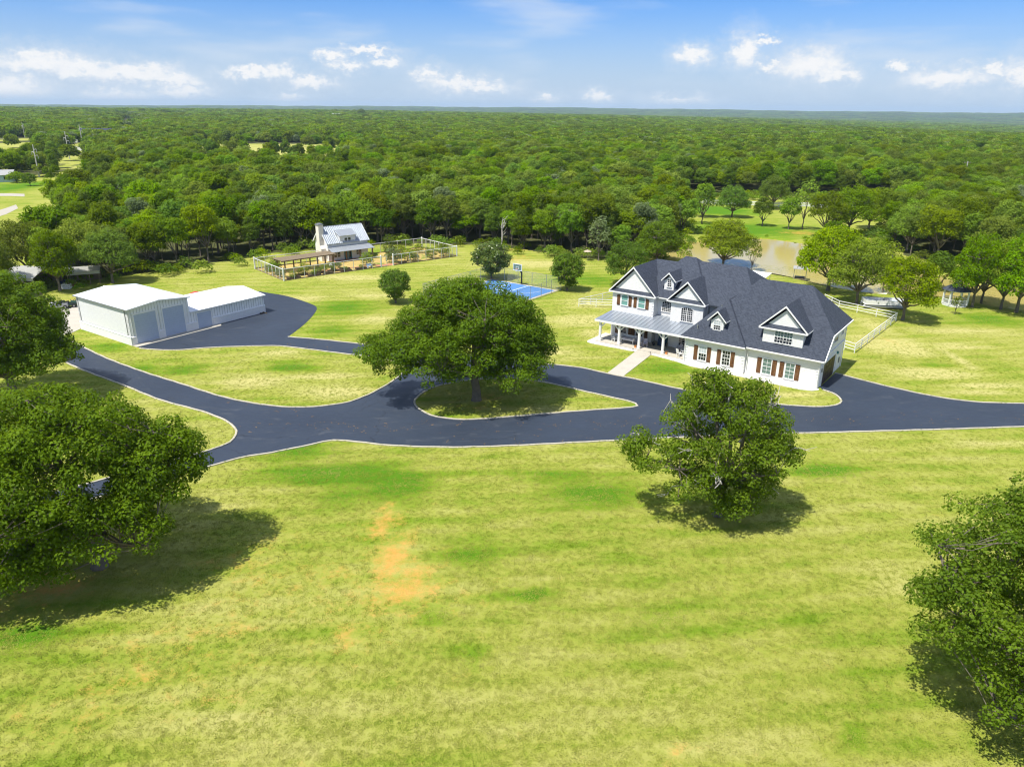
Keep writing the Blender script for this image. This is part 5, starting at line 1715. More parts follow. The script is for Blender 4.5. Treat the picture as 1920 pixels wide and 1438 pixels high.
def leaf_mesh(name, rng, puffs, per, size, mat, flat=0.72, up=0.38, loose=0.30, wide=0.64, edge_drop=-0.55):
    C_, N_, S_, T_ = [], [], [], []
    for (p, r, t) in puffs:
        n = max(6, int(per * (r * r) / 1.0))
        d = rand_dirs(rng, n, edge_drop)
        rad = r * (1 - 0.45 * rng.random(n) ** 2.2)
        C_.append(p + d * rad[:, None] * np.array([1, 1, flat]) + rng.normal(0, 0.06 * r, (n, 3)))
        N_.append(d * 0.75 + np.array([0, 0, up]) + rng.normal(0, loose, (n, 3)))
        S_.append(size * rng.uniform(0.65, 1.35, n))
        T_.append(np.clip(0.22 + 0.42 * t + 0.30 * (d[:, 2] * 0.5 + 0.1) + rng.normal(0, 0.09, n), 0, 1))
    Cc, Nn, Ss, Tt = np.concatenate(C_), np.concatenate(N_), np.concatenate(S_), np.concatenate(T_)
    Nn /= np.linalg.norm(Nn, axis=1)[:, None] + 1e-9
    ref = rng.normal(0, 1, Nn.shape)
    a = np.cross(Nn, ref); a /= np.linalg.norm(a, axis=1)[:, None] + 1e-9
    b = np.cross(Nn, a)
    L = Ss[:, None]
    v = np.stack([Cc - a * L * 0.5, Cc + b * L * 0.5 * wide + Nn * L * 0.07, Cc + a * L * 0.5, Cc - b * L * 0.5 * wide + Nn * L * 0.07], 1).reshape(-1, 3)
    f = np.arange(len(v)).reshape(-1, 4)
    me = bpy.data.meshes.new(name)
    fill_mesh(me, v, f)
    at_ = me.attributes.new('tint', 'FLOAT', 'POINT')
    at_.data.foreach_set('value', np.repeat(Tt, 4).astype(np.float32))
    me.materials.append(MATS[mat])
    return me


def limb_mesh(name, rng, puffs, trunk_top, base_r, n_main, mat='bark_grey', lean=(0, 0), twig=0.035, sides=7, stub=0.0, join=True):
    mb = MB()
    tt = Vector((lean[0], lean[1], trunk_top))
    pth = [Vector((0, 0, -0.3)), Vector((0, 0, 0.12)), Vector((lean[0] * .2 + .05, lean[1] * .2, trunk_top * .4)), Vector((lean[0] * .6 - .05, lean[1] * .6, trunk_top * .75)), tt]
    mb.tube(pth, [base_r * 1.55, base_r * 1.15, base_r * .92, base_r * .86, base_r * .8], sides)
    P = np.array([p[0] for p in puffs])
    if len(P) == 0: return mb
    # main limbs: spread by farthest points
    sel = [int(np.argmax(P[:, 2]))]
    dist = np.linalg.norm(P - P[sel[0]], axis=1)
    for _ in range(n_main - 1):
        i = int(np.argmax(dist)); sel.append(i)
        dist = np.minimum(dist, np.linalg.norm(P - P[i], axis=1))
    nodes, rads = [], []
    for i in sel:
        e = Vector(P[i]); d = e - tt
        ctrl = tt + Vector((d.x * .45, d.y * .45, max(d.z, 0.6) * .35 + .3)) + Vector(rng.normal(0, .25, 3))
        path, rr_ = [], []
        for k in range(6):
            t = k / 5
            q = tt.lerp(ctrl, t).lerp(ctrl.lerp(e, t), t) + Vector(rng.normal(0, .10 * min(1, t * 3), 3))
            if k == 0: q = tt - Vector((0, 0, base_r * .6))
            path.append(q); rr_.append(base_r * (.62 * (1 - t) + .10))
            if k >= 1: nodes.append(np.array(q)); rads.append(rr_[-1])
        mb.tube(path, rr_, max(4, sides - 1))
    nodes = np.array(nodes)
    if join:
        for i, p in enumerate(P):
            if i in sel: continue
            j = int(np.argmin(np.linalg.norm(nodes - p, axis=1) + 0.8 * np.maximum(0, nodes[:, 2] - p[2])))
            a, b = Vector(nodes[j]), Vector(p)
            mid = a.lerp(b, .5) + Vector(rng.normal(0, .15, 3)) - Vector((0, 0, .1))
            r = min(rads[j] * .6, base_r * .2)
            mb.tube([a, mid, b], [r, r * .6, twig], 4, False)
    return mb


def hero_tree(name, label, base, env, n_puffs, per, leaf, mat, trunk_top, trunk_r, n_main, seed, lean=(0, 0), r0=.75, r1=1.35, cat='tree', dead=0, zmin=-.45, shell=(.64, 1.08), rotz=0.0):
    rng = np.random.default_rng(seed)
    pf = puffs_from(rng, env, n_puffs, r0, r1, shell, zmin)
    P0 = np.array([p[0] for p in pf]); ctr = P0.mean(0)
    far_ = np.argsort(-np.linalg.norm(P0 - ctr, axis=1))[: len(pf) // 2]
    for b_ in rng.choice(far_, 5 if n_puffs > 220 else 1, replace=False):          # gaps where sky and ground show through
        q_ = P0[b_] + rng.normal(0, .3, 3)
        pf = [p for p in pf if np.linalg.norm(p[0] - q_) > rng.uniform(.9, 1.5)]
    t = thing(name, label, cat, (base[0], base[1], 0), rotz)
    limb_mesh('trunk', rng, pf, trunk_top, trunk_r, n_main, lean=lean).build('trunk', 'bark_grey', t, True)
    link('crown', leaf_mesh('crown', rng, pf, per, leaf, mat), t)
    if dead:
        mb = MB()
        P = [p for p in pf]
        for k in range(dead):
            p, r, _ = P[rng.integers(len(P))]
            s = Vector(p) * 0.8 + Vector((0, 0, trunk_top * .25))
            out_ = (Vector(p) - Vector((0, 0, 6))).normalized()
            e = Vector(p) + (out_ + Vector((0, 0, .35))).normalized() * rng.uniform(.2, .95) * r
            mid = s.lerp(e, .55) + Vector(rng.normal(0, .25, 3))
            mb.tube([s, mid, e], [.085, .06, .025], 5, False)
            for q in range(3):
                f0 = mid.lerp(e, rng.uniform(.1, .8))
                mb.tube([f0, f0 + Vector(rng.normal(0, .2, 3)) + out_ * .35, f0 + Vector(rng.normal(0, .35, 3)) + out_ * .7], [.045, .03, .015], 4, False)
        mb.build('dead_branch', 'bark_dead', t)
    return t


# the five big oaks of the front lawn
hero_tree('oak_tree', 'huge spreading oak on the kerbed island in front of the house', at(893, 750),
          [(-.6, .5, 7.4, 7.0, 6.8, 5.4), (-4.4, 0, 8.0, 3.6, 4.0, 3.2), (3.2, 0, 8.2, 3.4, 4.0, 3.2), (-8.4, -.2, 5.4, 3.8, 4.0, 2.7), (-6.0, -.4, 6.0, 2.8, 3.2, 2.6), (4.8, .3, 6.0, 3.5, 4.8, 3.2), (4.0, -3.2, 4.3, 2.8, 2.6, 1.9), (-4.9, -3.2, 4.4, 3.2, 2.8, 2.0), (0.5, 4.0, 5.0, 6.5, 4.0, 3.2), (-1.5, .5, 11.0, 3.6, 3.6, 1.9)],
          680, 220, .225, 'leaf_oak', 3.1, .50, 11, 11, (-.2, 0), .62, 1.2)
hero_tree('oak_tree', 'broad dark oak in the left foreground casting a wide shadow', at(188, 1062),
          [(-1.4, -0.2, 7.5, 7.0, 6.4, 4.9), (4.4, 1.0, 6.9, 3.1, 3.4, 3.1), (-4.0, -3.6, 4.6, 4.0, 3.2, 2.4), (2.4, -2.6, 4.8, 3.4, 3.0, 2.2), (-7, 1, 6, 3.4, 4, 3), (-5.5, -5.0, 3.3, 3.6, 2.8, 2.2), (-2.0, -5.2, 3.4, 2.8, 2.2, 1.8)],
          660, 250, .21, 'leaf_oak', 2.8, .5, 12, 12, (0, .2), .6, 1.15)
hero_tree('oak_tree', 'dark oak cut by the left edge above the foreground oak', at(28, 750),
          [(-1.0, 0, 8.2, 6.6, 6.4, 5.2), (4.4, -.6, 5.6, 3.4, 3.2, 2.4), (2, -2.5, 4.6, 3, 2.5, 2)],
          460, 220, .225, 'leaf_oak', 2.8, .45, 9, 13, (0, 0), .62, 1.15)
hero_tree('oak_tree', 'open oak with bare grey branches on the lawn before the garage', at(1345, 966),
          [(-.2, 0, 6.8, 4.6, 4.6, 4.6), (-5.1, .1, 5.4, 2.7, 2.6, 1.7), (3.7, .3, 5.0, 2.2, 2.6, 1.8), (.9, -1.6, 2.6, 1.8, 1.6, 1.7), (-1.5, .3, 10.9, 1.5, 1.5, 1.2), (1.6, .3, 10.2, 1.3, 1.3, 1.2), (-2.6, -1.5, 3.4, 2.2, 2, 1.7), (2.2, -1.2, 3.4, 2.0, 1.8, 1.7), (0.3, -2.2, 1.9, 1.3, 1.1, 1.2)],
          360, 250, .20, 'leaf_oak_olive', 3.0, .36, 14, 14, (.3, 0), .5, .92, dead=34, shell=(.6, 1.03))
hero_tree('oak_tree', 'olive leafed oak cut by the lower right corner', at(1893, 1335),
          [(0.3, 0, 7.4, 5.9, 5.6, 5.0), (1.8, 1.0, 11.2, 3.0, 3.0, 2.4), (-.6, -2.4, 3.9, 3.6, 3.0, 2.2), (-3.2, .5, 6.6, 2.4, 2.6, 2.2), (4, 0, 6, 3, 3, 3)],
          500, 270, .18, 'leaf_oak_olive', 2.6, .4, 11, 15, (.2, 0), .5, .95)


# ---------------------------------------------------------------- shared tree kinds
def kind(seed, env, n, per, leaf, mat, trunk_top, r, mains, r0, r1, bark='bark_grey', up=.45, flat=.72, zmin=-.3, twigs=True):
    rng = np.random.default_rng(seed)
    pf = puffs_from(rng, env, n, r0, r1, (.7, 1.03), zmin)
    return limb_mesh('trunk', rng, pf, trunk_top, r, mains, join=twigs, sides=6).mesh('trunk', bark, True), leaf_mesh('crown', rng, pf, per, leaf, mat, flat, up)


YARD = [kind(31, [(0, 0, 5.3, 4.2, 4.0, 3.9), (-2.6, 0, 3.7, 2.5, 2.6, 2.0), (2.6, .3, 3.9, 2.5, 2.4, 2.1)], 170, 100, .28, 'leaf_wood', 2.0, .26, 8, .7, 1.15),
        kind(32, [(0, 0, 5.4, 3.7, 3.6, 3.8), (1.8, -1, 3.5, 2.6, 2.4, 1.8), (-1.8, .6, 7.0, 2.0, 2.0, 1.7)], 150, 100, .28, 'leaf_wood', 2.1, .24, 8, .65, 1.1),
        kind(33, [(0, 0, 5.1, 4.6, 4.2, 3.4), (-3.0, -.6, 4.0, 2.3, 2.2, 1.8), (3.2, .4, 4.3, 2.3, 2.4, 1.9), (0, 0, 7.5, 2.3, 2.2, 1.4)], 175, 100, .28, 'leaf_wood', 1.9, .28, 9, .7, 1.2)]
SLIM = kind(34, [(0, 0, 5.0, 1.5, 1.5, 3.6), (.5, .2, 7.2, 1.0, 1.0, 1.6)], 60, 55, .34, 'leaf_silver', 1.6, .13, 7, .45, .8)
SAPL = kind(35, [(0, 0, 4.2, 1.7, 1.7, 2.4), (-.6, .4, 5.8, 1.1, 1.1, 1.2)], 40, 46, .36, 'leaf_wood', 1.5, .11, 7, .45, .8)
BRIG = kind(36, [(0, 0, 5.2, 3.0, 3.0, 3.3), (.6, 0, 7.4, 1.7, 1.7, 1.4)], 80, 60, .42, 'leaf_bright', 1.8, .2, 7, .65, 1.05)
DARK = kind(37, [(0, 0, 5.0, 2.8, 2.8, 3.6)], 70, 66, .40, 'leaf_cedar', 1.4, .2, 7, .65, 1.05)
ROUND = kind(38, [(0, 0, 3.0, 3.0, 3.0, 2.4)], 75, 64, .36, 'leaf_wood', 1.0, .16, 7, .6, 1.0, zmin=-.7)


def plant(kind_, name, label, base, scale, rot, group=None, cat='tree', z=None):
    z = float(terrain(base[0], base[1])) if z is None else z
    t = thing(name, label, cat, (base[0], base[1], z), rot, group)
    t.scale = scale if hasattr(scale, '__len__') else (scale,) * 3
    link('trunk', kind_[0], t)
    link('crown', kind_[1], t)
    return t


rt = random.Random(21)
TREES = [  # kind, base px, height scale, width scale, label
    (SLIM, 1122, 489, 1.02, 1.25, 'slim silvery tree at the wood edge left of the pond'),
    (YARD[1], 1172, 533, .82, .95, 'dark round tree just behind the porch gable'),
    (YARD[0], 1231, 487, .98, 1.0, 'broad tree at the left end of the pond'),
    (SAPL, 1283, 494, .80, .8, 'thin sapling on the pond bank by the broad tree'),
    (YARD[2], 1356, 494, 1.16, 1.12, 'large spreading tree on the pond bank behind the roof crown'),
    (SAPL, 1409, 506, 1.0, .85, 'slender leaning tree right of the spreading pond tree'),
    (BRIG, 1317, 408, 1.12, 1.0, 'bright yellow-green tree before the ranch fence'),
    (SAPL, 1316, 420, 1.35, 1.7, 'small tree in the meadow under the bright tree'),
    (YARD[0], 1372, 408, .98, .98, 'full round tree in the meadow beyond the pond'),
    (DARK, 1429, 424, .88, .85, 'compact dark tree in the middle of the meadow'),
    (BRIG, 1478, 430, .95, .85, 'light green tree on the far pond bank'),
    (SAPL, 1504, 431, 1.9, 1.6, 'pale stemmed tree on the far pond bank'),
    (YARD[2], 1449, 392, 1.15, 1.0, 'dark tree at the ranch fence behind the meadow'),
    (YARD[1], 1545, 446, 1.2, 1.1, 'first dark tree of the clump right of the meadow'),
    (YARD[0], 1590, 440, 1.3, 1.15, 'tallest tree of the clump right of the meadow'),
    (YARD[2], 1628, 430, 1.2, 1.0, 'last tree of the clump right of the meadow'),
    (ROUND, 1565, 452, .9, .9, 'low bushy tree at the foot of the meadow clump'),
    (YARD[2], 1552, 545, 1.25, 1.2, 'wide tree behind the garage roof by the dock'),
    (YARD[0], 1605, 570, 1.12, .95, 'thick leafed tree between the garage and the boat'),
    (SAPL, 1655, 545, 1.3, 1.4, 'light tree standing behind the white boat'),
    (YARD[1], 1692, 600, 1.02, 1.0, 'lone lawn tree beside the white boat'),
    (DARK, 1756, 540, .9, .95, 'dark pointed tree behind the lone lawn tree'),
    (YARD[0], 1822, 576, 1.25, .8, 'tall tree beside the gazebo'),
    (YARD[1], 1840, 566, 1.12, .9, 'bushy tree right of the gazebo'),
    (YARD[2], 1876, 580, 1.25, .8, 'narrow trunked tree before the right end of the pond'),
    (YARD[0], 1905, 586, 1.3, 1.0, 'tree at the right edge above its own shadow'),
    (YARD[1], 1962, 590, 1.3, 1.1, 'tree just beyond the right edge of the lawn'),
    (SAPL, 1790, 589, .42, .4, 'tiny sapling on the lawn before the gazebo'),
    (YARD[2], 1700, 470, 1.15, 1.05, 'tree on the far bank right of the bare earth'),
    (YARD[0], 1750, 478, 1.2, 1.1, 'dense tree on the far bank behind the gazebo'),
    (ROUND, 1660, 500, .7, .8, 'round waterside bush left of the pale slope'),
    (YARD[1], 113, 545, 1.08, .95, 'tree with pale trunk between the barn and the shed'),
    (YARD[2], 212, 531, 1.06, .9, 'tree standing alone behind the tall shed bay'),
    (YARD[0], 60, 528, 1.15, 1.1, 'tree rising behind the pole barn'),
    (YARD[1], -10, 560, 1.1, 1.0, 'tree at the left edge beside the pole barn'),
    (YARD[0], 165, 518, 1.1, 1.0, 'tree over the small lean-to'),
    (DARK, 683, 206 + 26, 2.6, 3.6, 'lone dark tree breaking the far skyline'),
    (ROUND, 57, 349, .9, .85, 'round bush on the neighbour lawn by the pole'),
    (ROUND, 31, 343, .8, 1.0, 'low bush beside the pale blue house'),
    (ROUND, 108, 288, 1.2, 1.1, 'round dark bush in the yellow field'),
]
for (k_, bx_, by_, hs_, ws_, lab) in TREES:
    if by_ < 240:
        d0 = at(bx_, 300); q = 2000 / math.hypot(d0[0], d0[1]); b_ = np.array([d0[0] * q, d0[1] * q])
    else:
        b_ = at(bx_, by_)
    plant(k_, 'broadleaf_tree' if k_ is not ROUND else 'round_bush', lab, b_, (ws_, ws_, hs_), rt.random() * 6.28, cat='tree' if k_ is not ROUND else 'bush')
PLANTED = [at(b[1], b[2]) for b in TREES if b[2] > 240]

# court-side shrubs
hero_tree('magnolia_tree', 'dense round magnolia at the back corner of the court', at(921, 523), [(0, 0, 3.8, 3.3, 3.0, 2.6), (0, 0, 1.9, 1.6, 1.6, 1.3)], 190, 110, .30, 'leaf_magnolia', 1.0, .2, 8, 41, r0=.5, r1=.85, zmin=-.6)
hero_tree('myrtle_shrub', 'vase-shaped shrub with reddish tips left of the big oak', at(742, 568), [(0, 0, 3.2, 2.3, 2.3, 2.0), (-1.0, 0, 4.2, .9, .9, 1.0), (1.1, 0, 4.1, .9, .9, 1.0), (0, 0, 1.5, 1.1, 1.1, 1.0)], 200, 200, .22, 'leaf_myrtle', .5, .16, 10, 42, r0=.38, r1=.7, cat='shrub', zmin=-.6)
hero_tree('vase_shrub', 'vase-shaped green shrub right of the blue court', at(1063, 545), [(0, 0, 3.9, 2.6, 2.5, 2.3), (-1.2, 0, 5.2, 1.0, 1.0, 1.0), (1.3, 0, 5.0, .9, .9, 1.1), (0, 0, 1.7, 1.2, 1.2, 1.2)], 220, 190, .24, 'leaf_myrtle', .6, .2, 10, 43, r0=.42, r1=.78, cat='shrub', zmin=-.6)

# garden plants
GP = [kind(51, [(0, 0, .8, .8, .8, .7)], 40, 260, .13, 'leaf_silver', .25, .05, 5, .22, .4, zmin=-.8),
      kind(52, [(0, 0, .9, .8, .8, .8)], 40, 260, .13, 'leaf_wood', .3, .05, 5, .22, .42, zmin=-.7),
      kind(53, [(0, 0, 1.6, .75, .75, 1.5)], 50, 240, .13, 'leaf_cedar', .4, .06, 5, .25, .42, zmin=-.9)]
for (k_, x, y, s, lab) in ((1, 2.2, .9, .8, 'green plant in the corner raised bed'), (0, .9, 3.4, 1.1, 'grey-green plant inside the left garden fence'), (1, 1.0, 6.2, 1.3, 'tall green plant inside the left garden fence'),
                           (0, 1.0, 9.5, .9, 'dark pot plant at the back of the left fence'), (1, 5.8, 3.4, 1.2, 'leafy plant at the pergola front'), (1, 11.2, 3.2, 1.0, 'leafy plant at the cottage end of the pergola'),
                           (1, 9.2, 2.6, .9, 'green plant between raised beds'), (0, 24.6, 2.6, 1.9, 'large blue-green shrub right of the gate'), (2, 26.0, 6.0, 1.7, 'young cedar beside the cottage porch'),
                           (1, 27.8, 2.0, 1.5, 'wide green shrub inside the right front fence'), (0, 29.4, 1.4, 1.0, 'low grey-green shrub behind the front fence'), (1, 33.6, 1.5, 1.3, 'rounded shrub near the right garden corner'),
                           (1, 36.6, 1.6, 1.6, 'double shrub in the right garden corner'), (1, 31.0, 5.0, 1.0, 'small plant in the right garden middle'), (1, 28.0, 9.0, 1.3, 'wispy plant along the back fence'),
                           (2, 33.5, 3.2, .7, 'upright plant by the fence post'), (1, 4.4, 2.5, .8, 'leafy vegetables in the second raised bed'), (1, 6.4, 1.0, .6, 'leafy vegetables in the third raised bed'), (1, 7.9, 2.3, .7, 'leafy vegetables in the fourth raised bed'), (1, 11.0, 2.1, .6, 'leafy vegetables in the sixth raised bed'), (1, 13.1, 1.0, .5, 'low greens in the seventh raised bed'), (1, 16.5, 1.1, .5, 'low greens in the bed left of the gate'), (1, 29.5, 7.5, 1.4, 'spreading green clump in the right garden back'), (1, 34.8, 8.2, 1.2, 'spreading green clump by the back corner post'), (1, 3.0, 10.8, 1.3, 'green clump behind the pergola'), (1, 19.0, 3.4, 1.5, 'reddish leafed shrub before the cottage porch'), (0, 13.4, 4.6, .7, 'pot plant by the chimney foot')):
    p_ = gw(x, y)
    plant(GP[k_], 'garden_plant', lab, p_, s, rt.random() * 6, 'plants in the fenced garden', 'plant', .03)


# ------------------------------------------------------------------ the woods
def wood_env(seed, h, r, n):
    """uneven crown: a heart and a few side lobes"""
    q = np.random.default_rng(seed)
    e = [(0, 0, h * .60, r * .82, r * .82, h * .33)]
    for i in range(n):
        a = q.uniform(0, 6.28); d = q.uniform(.35, .75) * r; s = q.uniform(.35, .6) * r
        e.append((math.cos(a) * d, math.sin(a) * d, h * q.uniform(.42, .86), s, s, s * q.uniform(.7, 1.1)))
    return e


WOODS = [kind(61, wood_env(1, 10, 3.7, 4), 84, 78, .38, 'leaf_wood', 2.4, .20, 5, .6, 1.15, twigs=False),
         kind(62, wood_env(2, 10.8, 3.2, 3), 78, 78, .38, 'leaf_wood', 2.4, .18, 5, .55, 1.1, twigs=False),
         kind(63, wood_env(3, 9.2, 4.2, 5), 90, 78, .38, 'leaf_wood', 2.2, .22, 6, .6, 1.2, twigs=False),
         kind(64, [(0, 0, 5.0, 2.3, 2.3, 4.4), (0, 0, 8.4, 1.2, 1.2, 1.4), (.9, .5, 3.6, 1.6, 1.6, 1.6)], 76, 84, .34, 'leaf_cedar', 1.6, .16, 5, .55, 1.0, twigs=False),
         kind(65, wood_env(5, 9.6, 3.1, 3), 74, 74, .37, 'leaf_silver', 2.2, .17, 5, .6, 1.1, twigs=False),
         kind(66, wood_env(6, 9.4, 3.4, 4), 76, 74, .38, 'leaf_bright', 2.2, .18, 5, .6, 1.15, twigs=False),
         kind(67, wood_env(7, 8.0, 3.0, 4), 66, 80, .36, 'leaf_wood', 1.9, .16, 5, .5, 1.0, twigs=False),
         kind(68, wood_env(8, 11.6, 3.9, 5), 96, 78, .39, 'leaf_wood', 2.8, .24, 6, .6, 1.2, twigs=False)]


def lod(seed, rx, rz, mat, n=40, per=18, leaf=1.05):
    rng = np.random.default_rng(seed)
    pf = puffs_from(rng, [(0, 0, 4.6, rx, rx, rz + .9)], n, 1.0, 1.8, (.75, 1.03), -.5)
    return leaf_mesh('far_crown', rng, pf, per, leaf, mat, .75, .22, .6)


rng = np.random.default_rng(5)
cand = []
AZ = RAD(45)
r_ = 118.0
while r_ < 4600:
    cell = 4.25 if r_ < 420 else 4.25 + (r_ - 420) * 0.0062
    n_az = int(2 * AZ * r_ / cell)
    a_ = -AZ + 2 * AZ * (np.arange(n_az) + rng.random(n_az)) / n_az
    rr2 = r_ + rng.random(n_az) * cell
    cand.append(np.stack([rr2 * np.sin(a_), rr2 * np.cos(a_), np.full(n_az, cell)], 1))
    r_ += cell * 0.93
cand = np.concatenate(cand)
keep = ~inside(cand[:, 0], cand[:, 1], ESTATE)
for f_ in FIELDS:
    wob = np.stack([cand[:, 0] + 4 * np.sin(cand[:, 1] * .11), cand[:, 1] + 4 * np.sin(cand[:, 0] * .06) + 3 * np.sin(cand[:, 0] * .17 + 1)], 1)
    far_f = f_[0][1] > 350
    keep &= ~(inside(wob[:, 0] if far_f else cand[:, 0], wob[:, 1] if far_f else cand[:, 1], f_) & ((rng.random(len(cand)) > .03) | (not far_f)))
keep &= ~((cand[:, 1] < 95) | ((np.abs(cand[:, 0]) > 95) & (cand[:, 1] < 60)))
for (fx, fy) in FAR_CLEAR:
    # an opening in front of each far building, so that it shows
    dr_ = math.hypot(fx, fy)
    along = (cand[:, 0] * fx + cand[:, 1] * fy) / dr_
    side = np.abs(cand[:, 0] * fy - cand[:, 1] * fx) / dr_
    keep &= ~((side < (9 if dr_ < 700 else 22)) & (along < dr_ + 8) & (along > dr_ - (26 if dr_ < 900 else 60)))
for p_ in PLANTED:
    keep &= np.hypot(cand[:, 0] - p_[0], cand[:, 1] - p_[1]) > 3.5
# thin patches and glades
gl = np.sin(cand[:, 0] * .031 + 1.1) * np.sin(cand[:, 1] * .027 + .4) + .6 * np.sin(cand[:, 0] * .083 - cand[:, 1] * .061)
keep &= ~((gl > 1.12) & (rng.random(len(cand)) < .6))
cand = cand[keep]
dist_ = np.hypot(cand[:, 0], cand[:, 1])
cz = terrain(cand[:, 0], cand[:, 1])
patch = np.sin(cand[:, 0] * .017 + 2) + np.sin(cand[:, 1] * .013 - cand[:, 0] * .006) + rng.normal(0, .8, len(cand))
u_ = rng.random(len(cand))
kidx = np.select([u_ < .18, u_ < .36, u_ < .54, u_ < .65, u_ < .675, u_ < .72, u_ < .86], [0, 1, 2, 3, 4, 5, 6], 7)
kidx = np.where((patch < -1.6) & (u_ < .5), 3, kidx)
hsc = rng.uniform(.72, 1.2, len(cand)) * np.where(kidx == 3, .95, 1.0)
wsc = hsc * rng.uniform(.74, 1.05, len(cand))
rots = rng.uniform(0, 6.28, len(cand))

# the trees that stand largest in view: each one a tree of its own (those behind the front rows show only their tops and belong to the wood)
inview = (np.abs(np.degrees(np.arctan2(cand[:, 0], cand[:, 1]))) < 37)
order = np.argsort(np.where(inview, dist_, 1e9))[:290]
single = np.zeros(len(cand), bool); single[order] = True


def zone(x, y, k):
    edge_d = float(seg_dist(np.array([x]), np.array([y]), ESTATE)[0])
    a = math.degrees(math.atan2(x, y))
    sort = {0: 'round crowned', 1: 'tall crowned', 2: 'wide crowned', 3: 'dark cedar-like', 4: 'silvery leafed', 5: 'bright green', 6: 'low crowned', 7: 'tallest crowned'}[k]
    marks = [(-33, 'behind the pole barn at the left edge'), (-30, 'behind the tall shed bay'), (-26, 'behind the lean-to and shed'), (-22.5, 'behind the low shed bay'), (-19, 'left of the garden fence'),
             (-15.5, 'behind the pergola'), (-12, 'behind the cottage'), (-9, 'behind the right half of the garden'), (-5, 'at the right garden corner'), (-1, 'behind the magnolia'), (3, 'behind the court hoop'),
             (7, 'behind the parasol'), (11, 'left of the pond'), (14, 'at the left end of the ranch fence'), (19, 'beyond the middle of the ranch fence'), (24, 'beyond the right end of the ranch fence'),
             (29, 'beyond the far bank right of the pond'), (99, 'above the right end of the pond')]
    place = next(m_[1] for m_ in marks if a < m_[0])
    return sort + ' woodland tree ' + place + (' at the wood edge' if edge_d < 7 else ' deeper in the woods')


for i in order:
    x, y = cand[i, 0], cand[i, 1]
    lab = zone(x, y, int(kidx[i]))
    plant(WOODS[kidx[i]], 'woodland_tree', lab, (x, y), (wsc[i], wsc[i], hsc[i]), rots[i], lab.split(' tree ')[0] + 's ' + lab.split(' tree ')[1], z=float(cz[i]))


def scatter(name, P, S, R, K, protos, label, cat):
    """one object of instanced copies (stuff nobody could count)"""
    me = bpy.data.meshes.new(name)
    me.vertices.add(len(P)); me.vertices.foreach_set('co', np.ascontiguousarray(P, np.float32).ravel())
    for nm, typ, arr in (('scl', 'FLOAT_VECTOR', S), ('rot', 'FLOAT', R), ('kin', 'INT', K)):
        a = me.attributes.new(nm, typ, 'POINT')
        if typ == 'FLOAT_VECTOR': a.data.foreach_set('vector', np.ascontiguousarray(arr, np.float32).ravel())
        else: a.data.foreach_set('value', np.ascontiguousarray(arr, np.int32 if typ == 'INT' else np.float32))
    o = link(name, me)
    tag(o, label, cat, kind='stuff')
    ng = bpy.data.node_groups.new(name, 'GeometryNodeTree')
    ng.interface.new_socket('Geometry', in_out='INPUT', socket_type='NodeSocketGeometry')
    ng.interface.new_socket('Geometry', in_out='OUTPUT', socket_type='NodeSocketGeometry')
    N = ng.nodes
    gi, go = N.new('NodeGroupInput'), N.new('NodeGroupOutput')
    def named(nm, typ):
        q = N.new('GeometryNodeInputNamedAttribute'); q.data_type = typ; q.inputs['Name'].default_value = nm
        return q.outputs['Attribute']
    scl, rot, kin = named('scl', 'FLOAT_VECTOR'), named('rot', 'FLOAT'), named('kin', 'INT')
    cmb = N.new('ShaderNodeCombineXYZ'); ng.links.new(rot, cmb.inputs[2])
    jn = N.new('GeometryNodeJoinGeometry')
    for k, pm in enumerate(protos):
        po = bpy.data.objects.new(name + '_kind', pm)
        oi = N.new('GeometryNodeObjectInfo'); oi.inputs['Object'].default_value = po; oi.inputs['As Instance'].default_value = True
        cp = N.new('FunctionNodeCompare'); cp.data_type = 'INT'; cp.operation = 'EQUAL'
        ng.links.new(kin, cp.inputs[2]); cp.inputs[3].default_value = k
        ip = N.new('GeometryNodeInstanceOnPoints')
        ng.links.new(gi.outputs[0], ip.inputs['Points']); ng.links.new(cp.outputs[0], ip.inputs['Selection'])
        ng.links.new(oi.outputs['Geometry'], ip.inputs['Instance'])
        ng.links.new(cmb.outputs[0], ip.inputs['Rotation']); ng.links.new(scl, ip.inputs['Scale'])
        ng.links.new(ip.outputs[0], jn.inputs[0])
    ng.links.new(jn.outputs[0], go.inputs[0])
    md = o.modifiers.new('scatter', 'NODES'); md.node_group = ng
    return o


rest = ~single
nearw = rest & (dist_ < 480)
S3 = np.stack([wsc, wsc, hsc], 1)
scatter('near_forest', np.stack([cand[nearw, 0], cand[nearw, 1], cz[nearw]], 1), S3[nearw], rots[nearw], kidx[nearw], [k[1] for k in WOODS], 'dense green oak woodland behind the front rows of trees', 'forest')
farw = rest & (dist_ >= 480)
FARK = [lod(71, 3.6, 2.9, 'leaf_wood'), lod(72, 3.2, 3.2, 'leaf_wood'), lod(73, 4.0, 2.7, 'leaf_wood'), lod(74, 2.6, 3.6, 'leaf_cedar'), lod(75, 3.0, 3.0, 'leaf_silver'), lod(76, 3.3, 3.0, 'leaf_bright'), lod(77, 2.9, 2.4, 'leaf_wood'), lod(78, 3.9, 3.7, 'leaf_wood')]
grow = np.maximum(1.0, cand[:, 2] / 4.9)[:, None] * np.array([1, 1, 0]) + np.array([0, 0, 1]) * np.maximum(1.0, (cand[:, 2] / 6.2) ** .45)[:, None]
S3f = S3 * grow
scatter('far_forest', np.stack([cand[farw, 0], cand[farw, 1], cz[farw] - .8], 1), S3f[farw], rots[farw], kidx[farw], FARK, 'far rolling woodland reaching to the skyline', 'forest')

